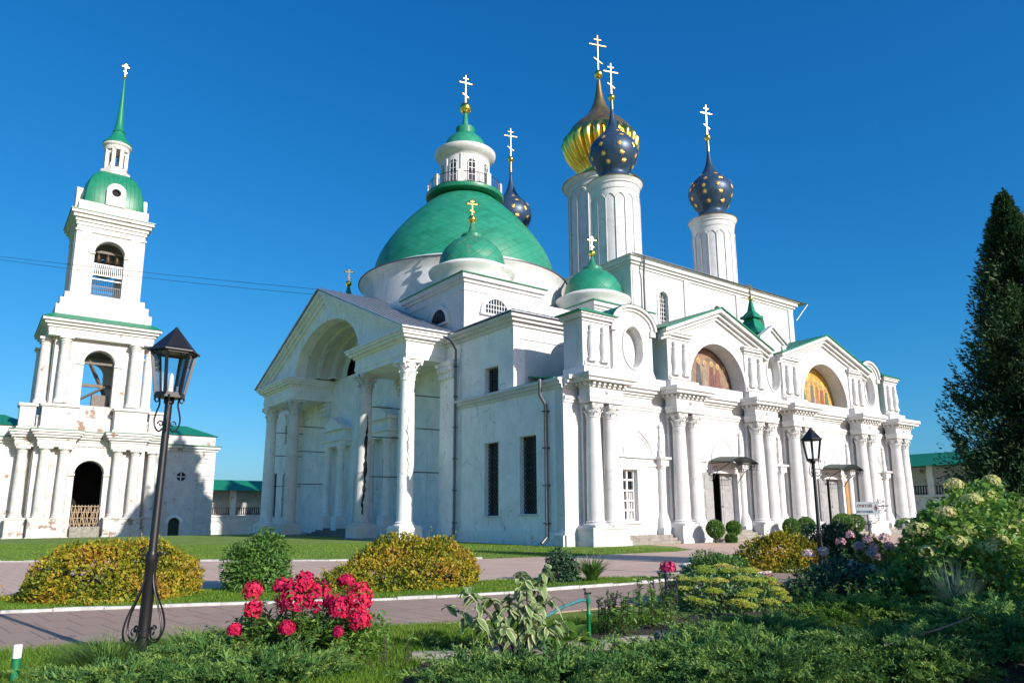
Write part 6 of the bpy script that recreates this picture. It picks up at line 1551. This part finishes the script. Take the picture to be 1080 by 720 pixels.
# paler phlox by the sign
def pale(c0, n, lb, seed, spread=.75, h=1.15):
    r_ = np.random.default_rng(seed); t = thing('pink_phlox', lb, 'flowering plant', c0, 'pale pink phlox near the sign'); LP, LD, sm = [], [], MB()
    for k in range(n):
        a = r_.uniform(0, 2*PI); d = spread*math.sqrt(r_.random()); z = h*r_.uniform(.55, 1.05); x, y = c0[0]+d*math.cos(a), c0[1]+d*math.sin(a)
        flower_ball(t, (x, y, z), .11, .10, 70, .032, 'phlox_pale', r_, jit=.4); b = Vector((c0[0]+.5*d*math.cos(a), c0[1]+.5*d*math.sin(a), -.02)); e = Vector((x, y, z-.05)); sm.tube([b, b.lerp(e, .5), e], [.008, .007, .005], 5)
        for j in range(60):
            q = b.lerp(e, r_.uniform(.05, .95)); LP.append(tuple(q)); LD.append((r_.normal(), r_.normal(), r_.normal()*.4+.1))
    sm.build('stems', M['stem'], t, smooth=60); m = len(LP); V, F, T = leaves(np.array(LP), np.array(LD), r_.normal(0, .4, (m, 3))+[0, 0, 1], .12*r_.uniform(.6, 1.2, m), .035*r_.uniform(.8, 1.2, m), r_.random(m)); raw_mesh('leaves', V, F, T, M['leaf_green'], t)
pale(xy(6.6, 15.2), 9, 'pale pink phlox right of the second street lamp', 51, .7, 1.0)
pale(xy(8.0, 16.2), 11, 'pale pink phlox below the sign beside the hydrangea', 52, .9, 1.25)

# sedum mound
sc_ = xy(4.0, 14.2); sd_ = thing('sedum_mound', 'wide low mound of pale yellow green flat flower heads', 'flowering plant', sc_); r_ = np.random.default_rng(17)
P, N, u = mound(sc_, 1.18, .95, .62, 3200, r_, .7, .05, .08); V, F, T = leaves(P, unit(N+r_.normal(0, .6, P.shape)), unit(N+r_.normal(0, .5, P.shape)), np.full(len(P), .09), np.full(len(P), .045), r_.random(len(P))); raw_mesh('foliage', V, F, T, M['sedum_leaf'], sd_)
k = 0
for ring_, (nn, el) in enumerate(((1, 90), (7, 64), (13, 42), (17, 24), (16, 9))):
    for j in range(nn):
        a = 2*PI*(j+.5*(ring_ % 2))/nn+r_.normal(0, .1); e = R_(el+r_.normal(0, 3)); c = np.array([sc_[0]+1.18*math.cos(a)*math.cos(e), sc_[1]+.95*math.sin(a)*math.cos(e), .06+.66*math.sin(e)])
        nf = 330; rr = (.165+.05*r_.random())*np.sqrt(r_.random(nf)); b = r_.uniform(0, 2*PI, nf); Pq = c+np.stack([rr*np.cos(b), rr*np.sin(b), .045-rr**2*1.6+r_.normal(0, .008, nf)], 1); tb = np.clip(.35+.25*r_.normal()+r_.normal(0, .16, nf), 0, 1)
        V, F, T = merge([leaves(Pq, unit(np.stack([np.cos(b+g_), np.sin(b+g_), .6+0*b], 1)), np.stack([0*b, 0*b, 1+0*b], 1)+r_.normal(0, .3, (nf, 3)), np.full(nf, .025), np.full(nf, .022), tb, .0, .1) for g_ in (0, 2.1, 4.2)])
        raw_mesh('flower_head', V, F, T, M['sedum'], sd_)
stems(sd_, sc_, 26, .5, .8, .012, 18)

# spreading junipers
def juniper(c, rx, ry, h, n, lb, seed, mat='juniper', dirb=(0, 0)):
    t = thing('spreading_juniper', lb, 'shrub', c, 'low junipers at the front of the bed'); r_ = np.random.default_rng(seed); st = MB()
    n = int(n*.78); a = r_.uniform(0, 2*PI, n); d = np.sqrt(r_.random(n)); bx, by = np.cos(a)*d*rx*.75, np.sin(a)*d*ry*.75
    bz = h*(.25+.75*np.sqrt(np.clip(1-d**2, 0, 1)))*r_.uniform(.45, 1.0, n); ln = r_.uniform(.24, .52, n)*np.where(r_.random(n) < .25, 1.5, 1)
    da = a+r_.normal(0, .8, n); DX, DY = np.cos(da)+dirb[0], np.sin(da)+dirb[1]; up = r_.uniform(.0, .42, n)+np.where(r_.random(n) < .2, .35, 0)
    dirv = unit(np.stack([DX, DY, up*1.1], 1)); q = 42; s = np.linspace(.08, 1, q)[None, :]+r_.normal(0, .02, (n, q)); s = np.clip(s, .02, 1.02)
    B = np.stack([bx, by, bz], 1)[:, None, :]; P = B+dirv[:, None, :]*(ln[:, None]*s)[..., None]; P[..., 2] -= (.16*ln[:, None]*s**2)
    side = unit(np.cross(dirv, np.array([0, 0, 1.])))[:, None, :]; upv = unit(np.cross(side[:, 0], dirv))[:, None, :]; sg_ = np.where(np.arange(q) % 2 == 0, 1, -1)[None, :, None]; roll = r_.uniform(-1.2, 1.2, (n, q, 1))
    lat = side*np.cos(roll)*sg_+upv*np.sin(roll)
    D = unit(dirv[:, None, :]*.95+lat*.75+r_.normal(0, .14, (n, q, 3))); L = (.115*(1.08-.75*s)*r_.uniform(.7, 1.3, (n, q))).ravel()
    P = P.reshape(-1, 3); P[:, 2] = np.maximum(P[:, 2], .015); D = D.reshape(-1, 3); N = unit(r_.normal(0, .6, P.shape)+[0, 0, 1])
    tn = np.clip(np.repeat(r_.random(n)**1.3*.75-.08, q)+(.28*s+.2*r_.random((n, q))).ravel(), 0, 1)
    parts = [leaves(P+np.array(c), D, N, L, L*.17+.004, tn, .1, .1)]
    for z_ in (.33, .66):                       # short side needles on each twig
        Pq = P+D*L[:, None]*z_; Dq = unit(D+r_.normal(0, .55, P.shape)); parts.append(leaves(Pq+np.array(c), Dq, N, L*.5, L*.10+.004, np.clip(tn+.06, 0, 1), .1, .1))
    V, F, T = merge(parts); raw_mesh('foliage', V, F, T, M[mat], t)
    for k in range(0, n, 14):
        st.tube([(c[0]+bx[k]*.2, c[1]+by[k]*.2, .0), (c[0]+bx[k]*.7, c[1]+by[k]*.7, bz[k]*.7), (c[0]+bx[k], c[1]+by[k], bz[k])], [.014, .010, .006], 5)
    st.build('branches', M['bark'], t, smooth=60)
jl = [((.45, 7.55), 1.05, .65, .20, 300, 'juniper', 'low green juniper in front of the border stones at the bottom middle'), ((1.95, 8.3), 1.1, .75, .24, 400, 'juniper', 'grey green juniper in front of the tap and weeds'), ((3.15, 9.6), 1.1, .9, .28, 450, 'juniper', 'feathery juniper right in front of the sedum mound'), ((2.45, 7.6), 1.1, .8, .32, 430, 'juniper', 'broad juniper filling the bottom edge right of the middle'),
      ((4.0, 8.1), 1.15, .9, .40, 480, 'juniper', 'bluish juniper with a long pale branch, right of the bottom middle'), ((4.85, 10.8), 1.2, .8, .42, 400, 'juniper_gold', 'brighter yellow green juniper between the lamp and the dark corner'), ((5.4, 8.6), 1.1, .9, .6, 380, 'juniper', 'deeply shaded juniper in the bottom right corner'), ((6.6, 10.2), 1.1, .9, .5, 340, 'juniper', 'shaded juniper under the blue grass clump'), ((-.35, 7.95), .6, .4, .16, 150, 'juniper', 'small juniper tips under the variegated shrub'), ((-3.3, 8.9), 1.0, .7, .22, 300, 'juniper', 'soft low juniper between the tall lamp and the red phlox'), ((-2.6, 7.9), .95, .6, .20, 260, 'juniper', 'low juniper at the bottom edge in front of the red phlox'), ((-4.0, 7.7), .8, .55, .16, 220, 'juniper', 'low juniper at the bottom edge right of the green stake')]
for i, ((r, f), rx, ry, h, n, mt, lb) in enumerate(jl): juniper(xy(r, f), rx, ry, h, n, lb, 60+i, mt, (-.25, .1))

MB().tube([xy(3.45, 7.95, .22), xy(4.0, 7.9, .40), xy(4.5, 8.0, .50), xy(5.0, 8.25, .58)], [.016, .014, .011, .007], 6).build('bare_branch', M['wood_grey'], [o for o in bpy.data.objects if str(o.get('label', '')).startswith('bluish juniper')][0], smooth=60)

# variegated dogwood with drooping leaves
vc = xy(.02, 9.2); vg = thing('variegated_dogwood', 'gangly variegated shrub with drooping cream edged leaves before the path', 'shrub', vc); r_ = np.random.default_rng(23); st = MB(); parts = []
def big_leaf(p, d, n, L, W, droop, edge, r_):
    d, n = Vector(d).normalized(), Vector(n); s = d.cross(n).normalized(); n = s.cross(d).normalized(); V, T = [], []
    for k, (t, w) in enumerate(((0, .02), (.2, .6), (.42, 1.0), (.65, .88), (.85, .45), (1, .02))):
        c = Vector(p)+d*L*t+Vector((0, 0, -droop*L*t*t))
        for q in (-1, -.62, 0, .62, 1): V.append(tuple(c+s*W*.5*w*q+n*(abs(q)*.12*W))); T.append(edge if abs(q) == 1 else (0.45*edge+.12 if abs(q) > .5 else .08+.2*r_.random()))
    F = []
    for k in range(5):
        for j in range(4): a = k*5+j; F += [(a, a+1, a+6), (a, a+6, a+5)]
    return np.array(V), np.array(F), np.array(T)
tips = [(.42, 9.3, 1.18), (.36, 9.2, .92), (.10, 9.2, 1.02), (-.05, 9.1, .78), (-.62, 9.2, .86), (-.85, 9.3, .62), (-.28, 9.1, .72), (.22, 9.0, .60), (.50, 9.2, .72), (-.45, 9.0, .50), (.6, 9.1, .45), (-.15, 8.9, .42), (.15, 9.0, .95)]
for (r, f, z) in tips:
    e = Vector(xy(r, f, z)); b = Vector((vc[0]+r_.uniform(-.08, .08), vc[1]+r_.uniform(-.08, .08), -.03)); m_ = b.lerp(e, .5)+Vector((r_.normal()*.04, r_.normal()*.04, .08)); st.tube([b, m_, e], [.010, .008, .005], 6)
    for k in range(22):
        t = r_.uniform(.30, 1.0)**.7; p = (b.lerp(m_, t*2) if t < .5 else m_.lerp(e, t*2-1)); a = r_.uniform(0, 2*PI); parts.append(big_leaf(p, (math.cos(a), math.sin(a), r_.uniform(-.5, .35)), (r_.normal()*.5, r_.normal()*.5, 1), r_.uniform(.11, .20), r_.uniform(.06, .11), r_.uniform(.2, 1.0), r_.uniform(.7, 1), r_))
V, F, T = merge(parts); raw_mesh('leaves', V, F, T, M['varieg'], vg, smooth=True); st.build('stems', M['bark'], vg, smooth=60)

# hosta beside it
def hosta(c, n, L, lb, seed, mat='hosta'):
    r_ = np.random.default_rng(seed); t = thing('hosta', lb, 'plant', c); parts = []
    for k in range(n):
        a = 2*PI*k/n*1.0+r_.normal(0, .25); el = r_.uniform(.35, 1.25); V, F, T = big_leaf(Vector(c)+Vector((.05*math.cos(a), .05*math.sin(a), .04)), (math.cos(a)*math.cos(el), math.sin(a)*math.cos(el), math.sin(el)), (-math.cos(a)*.6, -math.sin(a)*.6, 1), L*r_.uniform(.7, 1.15), L*.38, r_.uniform(.35, .9), .3+.6*r_.random(), r_)
        T = np.clip(T*.6+.6*r_.random()**2, 0, 1); parts.append((V, F, T))
    V, F, T = merge(parts); raw_mesh('leaves', V, F, T, M[mat], t, smooth=True); MB().lathe(c, [(.05, -.03), (.04, .06), (.01, .1)], 8).build('crown', M['stem'], t)
hosta(xy(.72, 9.9), 26, .52, 'yellow green hosta rosette to the left of the tap', 71)
hosta(xy(6.95, 12.3), 16, .30, 'green hosta rosette in front of the hydrangea', 73)

# tall weeds and dark flower spikes
def weeds(name, c, n, h, spread, lb, cat, seed, mat, L, W, per=26, tipm=None):
    r_ = np.random.default_rng(seed); t = thing(name, lb, cat, c); LP, LD, st, TP = [], [], MB(), []
    for k in range(n):
        a = r_.uniform(0, 2*PI); d = spread*math.sqrt(r_.random()); hh = h*r_.uniform(.6, 1.05); b = Vector((c[0]+d*math.cos(a)*.8, c[1]+d*math.sin(a)*.8, -.02)); e = Vector((c[0]+d*math.cos(a)*1.1+r_.normal()*.05, c[1]+d*math.sin(a)*1.1+r_.normal()*.05, hh)); st.tube([b, b.lerp(e, .5)+Vector((.02, 0, 0)), e], [.008, .006, .004], 5)
        for j in range(per): LP.append(tuple(b.lerp(e, r_.uniform(.08, .98 if not tipm else .6)))); LD.append((r_.normal(), r_.normal(), r_.normal()*.35+.25))
        if tipm:
            for j in range(60): TP.append(tuple(b.lerp(e, r_.uniform(.62, 1.08))))
    m = len(LP); V, F, T = leaves(np.array(LP), np.array(LD), r_.normal(0, .4, (m, 3))+[0, 0, 1], L*r_.uniform(.6, 1.3, m), W*r_.uniform(.7, 1.2, m), r_.random(m)); raw_mesh('leaves', V, F, T, M[mat], t); st.build('stems', M['stem'], t, smooth=60)
    if tipm:
        m = len(TP); V, F, T = leaves(np.array(TP), unit(r_.normal(size=(m, 3))+[0, 0, .5]), r_.normal(size=(m, 3)), np.full(m, .030), np.full(m, .020), r_.random(m)); raw_mesh('flower_spikes', V, F, T, M[tipm], t)
weeds('leafy_perennial', xy(1.55, 10.9), 16, .62, .34, 'tall leafy perennial just right of the tap', 'plant', 81, 'leaf_green', .085, .035, 40)
weeds('leafy_perennial', xy(2.2, 11.6), 16, .78, .38, 'tallest pale green perennial between the tap and the sedum', 'plant', 82, 'hydr', .085, .036, 34)
weeds('dark_salvia', xy(2.55, 12.4), 13, .72, .28, 'clump of dark purple grey flower spikes against the sedum', 'flowering plant', 83, 'leaf_dark', .06, .02, 16, 'salvia')
weeds('seed_stalks', xy(1.3, 11.2), 9, .55, .35, 'thin reddish seed stalks standing in front of the path', 'plant', 84, 'leaf_green', .05, .014, 6, 'salvia')
weeds('dry_stalks', xy(-1.35, 8.6), 9, .42, .35, 'thin bare stalks at the left end of the flower bed', 'plant', 85, 'leaf_green', .06, .02, 9)
weeds('low_herb', xy(3.1, 11.2), 40, .22, .75, 'low leafy herbs covering the soil in front of the sedum', 'plant', 89, 'leaf_green', .07, .03, 16)
weeds('low_herb', xy(2.0, 10.0), 34, .18, .6, 'low leafy herbs behind the border stones right of the tap', 'plant', 90, 'leaf_green', .06, .026, 16)
weeds('low_herb', xy(-.7, 9.5), 22, .22, .5, 'low leafy herbs left of the variegated shrub', 'plant', 86, 'leaf_green', .06, .025, 14)
weeds('leafy_perennial', xy(5.6, 12.7), 22, .55, .7, 'dark leafy perennial in the shade in front of the second lamp', 'plant', 87, 'leaf_green', .10, .038, 30)
weeds('leafy_perennial', xy(6.3, 9.6), 18, .6, .6, 'leafy perennial in deep shade at the right edge of the bed', 'plant', 88, 'leaf_green', .11, .04, 30)
# blue oat grass
def tuft(name, c, n, h, w, lb, cat, seed, mat, lean=(.2, .85), sp=.12):
    r_ = np.random.default_rng(seed); t = thing(name, lb, cat, c); a = r_.uniform(0, 2*PI, n); le = r_.uniform(*lean, n); H = h*r_.uniform(.6, 1.1, n); B = np.array(c)+np.stack([np.cos(a)*sp*r_.random(n), np.sin(a)*sp*r_.random(n), 0*a], 1)
    q = 6; rows = []
    S = np.stack([-np.sin(a), np.cos(a), 0*a], 1)
    for k in range(q):
        s = k/(q-1); c_ = B+np.stack([np.cos(a)*H*le*s**1.3, np.sin(a)*H*le*s**1.3, H*(s-.45*le*s**2.4)], 1); ww = (w*(1-s**1.5)+.0008)*.5; rows.append(c_-S*ww); rows.append(c_+S*ww)
    V = np.stack(rows, 1).reshape(-1, 3); o = np.arange(n)[:, None]*q*2; F = np.concatenate([np.concatenate([o+[2*k, 2*k+1, 2*k+3], o+[2*k, 2*k+3, 2*k+2]], 0) for k in range(q-1)], 0)
    T = np.repeat(np.clip(r_.random(n), 0, 1), q*2); raw_mesh('blades', V, F, T, M[mat], t); MB().lathe(c, [(sp*.9, -.03), (sp*.7, .05), (.01, .09)], 10).build('crown', M['stem'], t)
tuft('blue_oat_grass', xy(7.0, 11.9), 520, 1.02, .011, 'blue grey ornamental grass clump in front of the hydrangea', 'ornamental grass', 91, 'blue_oat', (.08, .65))
tuft('fern_clump', xy(2.05, 19.4), 260, .80, .035, 'spiky green fern clump on the grass strip', 'fern', 92, 'leaf_green', (.3, 1.0))
tf = [((-4.55, 8.5), 'long bladed grass clump hiding the foot of the tall street lamp'), ((-3.9, 9.3), 'long bladed grass clump just behind the tall street lamp'), ((-4.6, 8.8), 'long bladed grass clump in front of the tall lamp'), ((-2.9, 9.9), 'long bladed grass clump behind the red phlox')]
for i, ((r, f), lb) in enumerate(tf): tuft('grass_clump', xy(r, f), 420, .50, .011, lb, 'grass', 100+i, 'grass_long', (.4, 1.25), .32)
tuft('iris_leaves', xy(-.42, 8.6), 7, .42, .03, 'few upright pale iris leaves under the variegated shrub', 'plant', 120, 'hosta', (.02, .2), .08)
# pink flowers in a stone pot at the kerb
fp = xy(4.15, 20.0); pt = thing('flower_pot', 'low stone pot of bright pink flowers at the kerb', 'flower pot', fp); MB().lathe(fp, [(.20, 0), (.24, .04), (.28, .14), (.30, .16), (.30, .19), (.26, .19), (.24, .16)], 20).build('pot', M['stone'], pt, smooth=40)
r_ = np.random.default_rng(33); flower_ball(pt, (fp[0], fp[1], .30), .22, .18, 220, .045, 'fuchsia', r_, 'flowers', jit=.4)
shrub('red_flowers', 'small red flowers behind the right end of the sedum', 'flowering plant', xy(6.3, 18.6), .2, .2, .3, 130, .06, .045, 'fuchsia', 34, None, .2, .4, 0, 6)
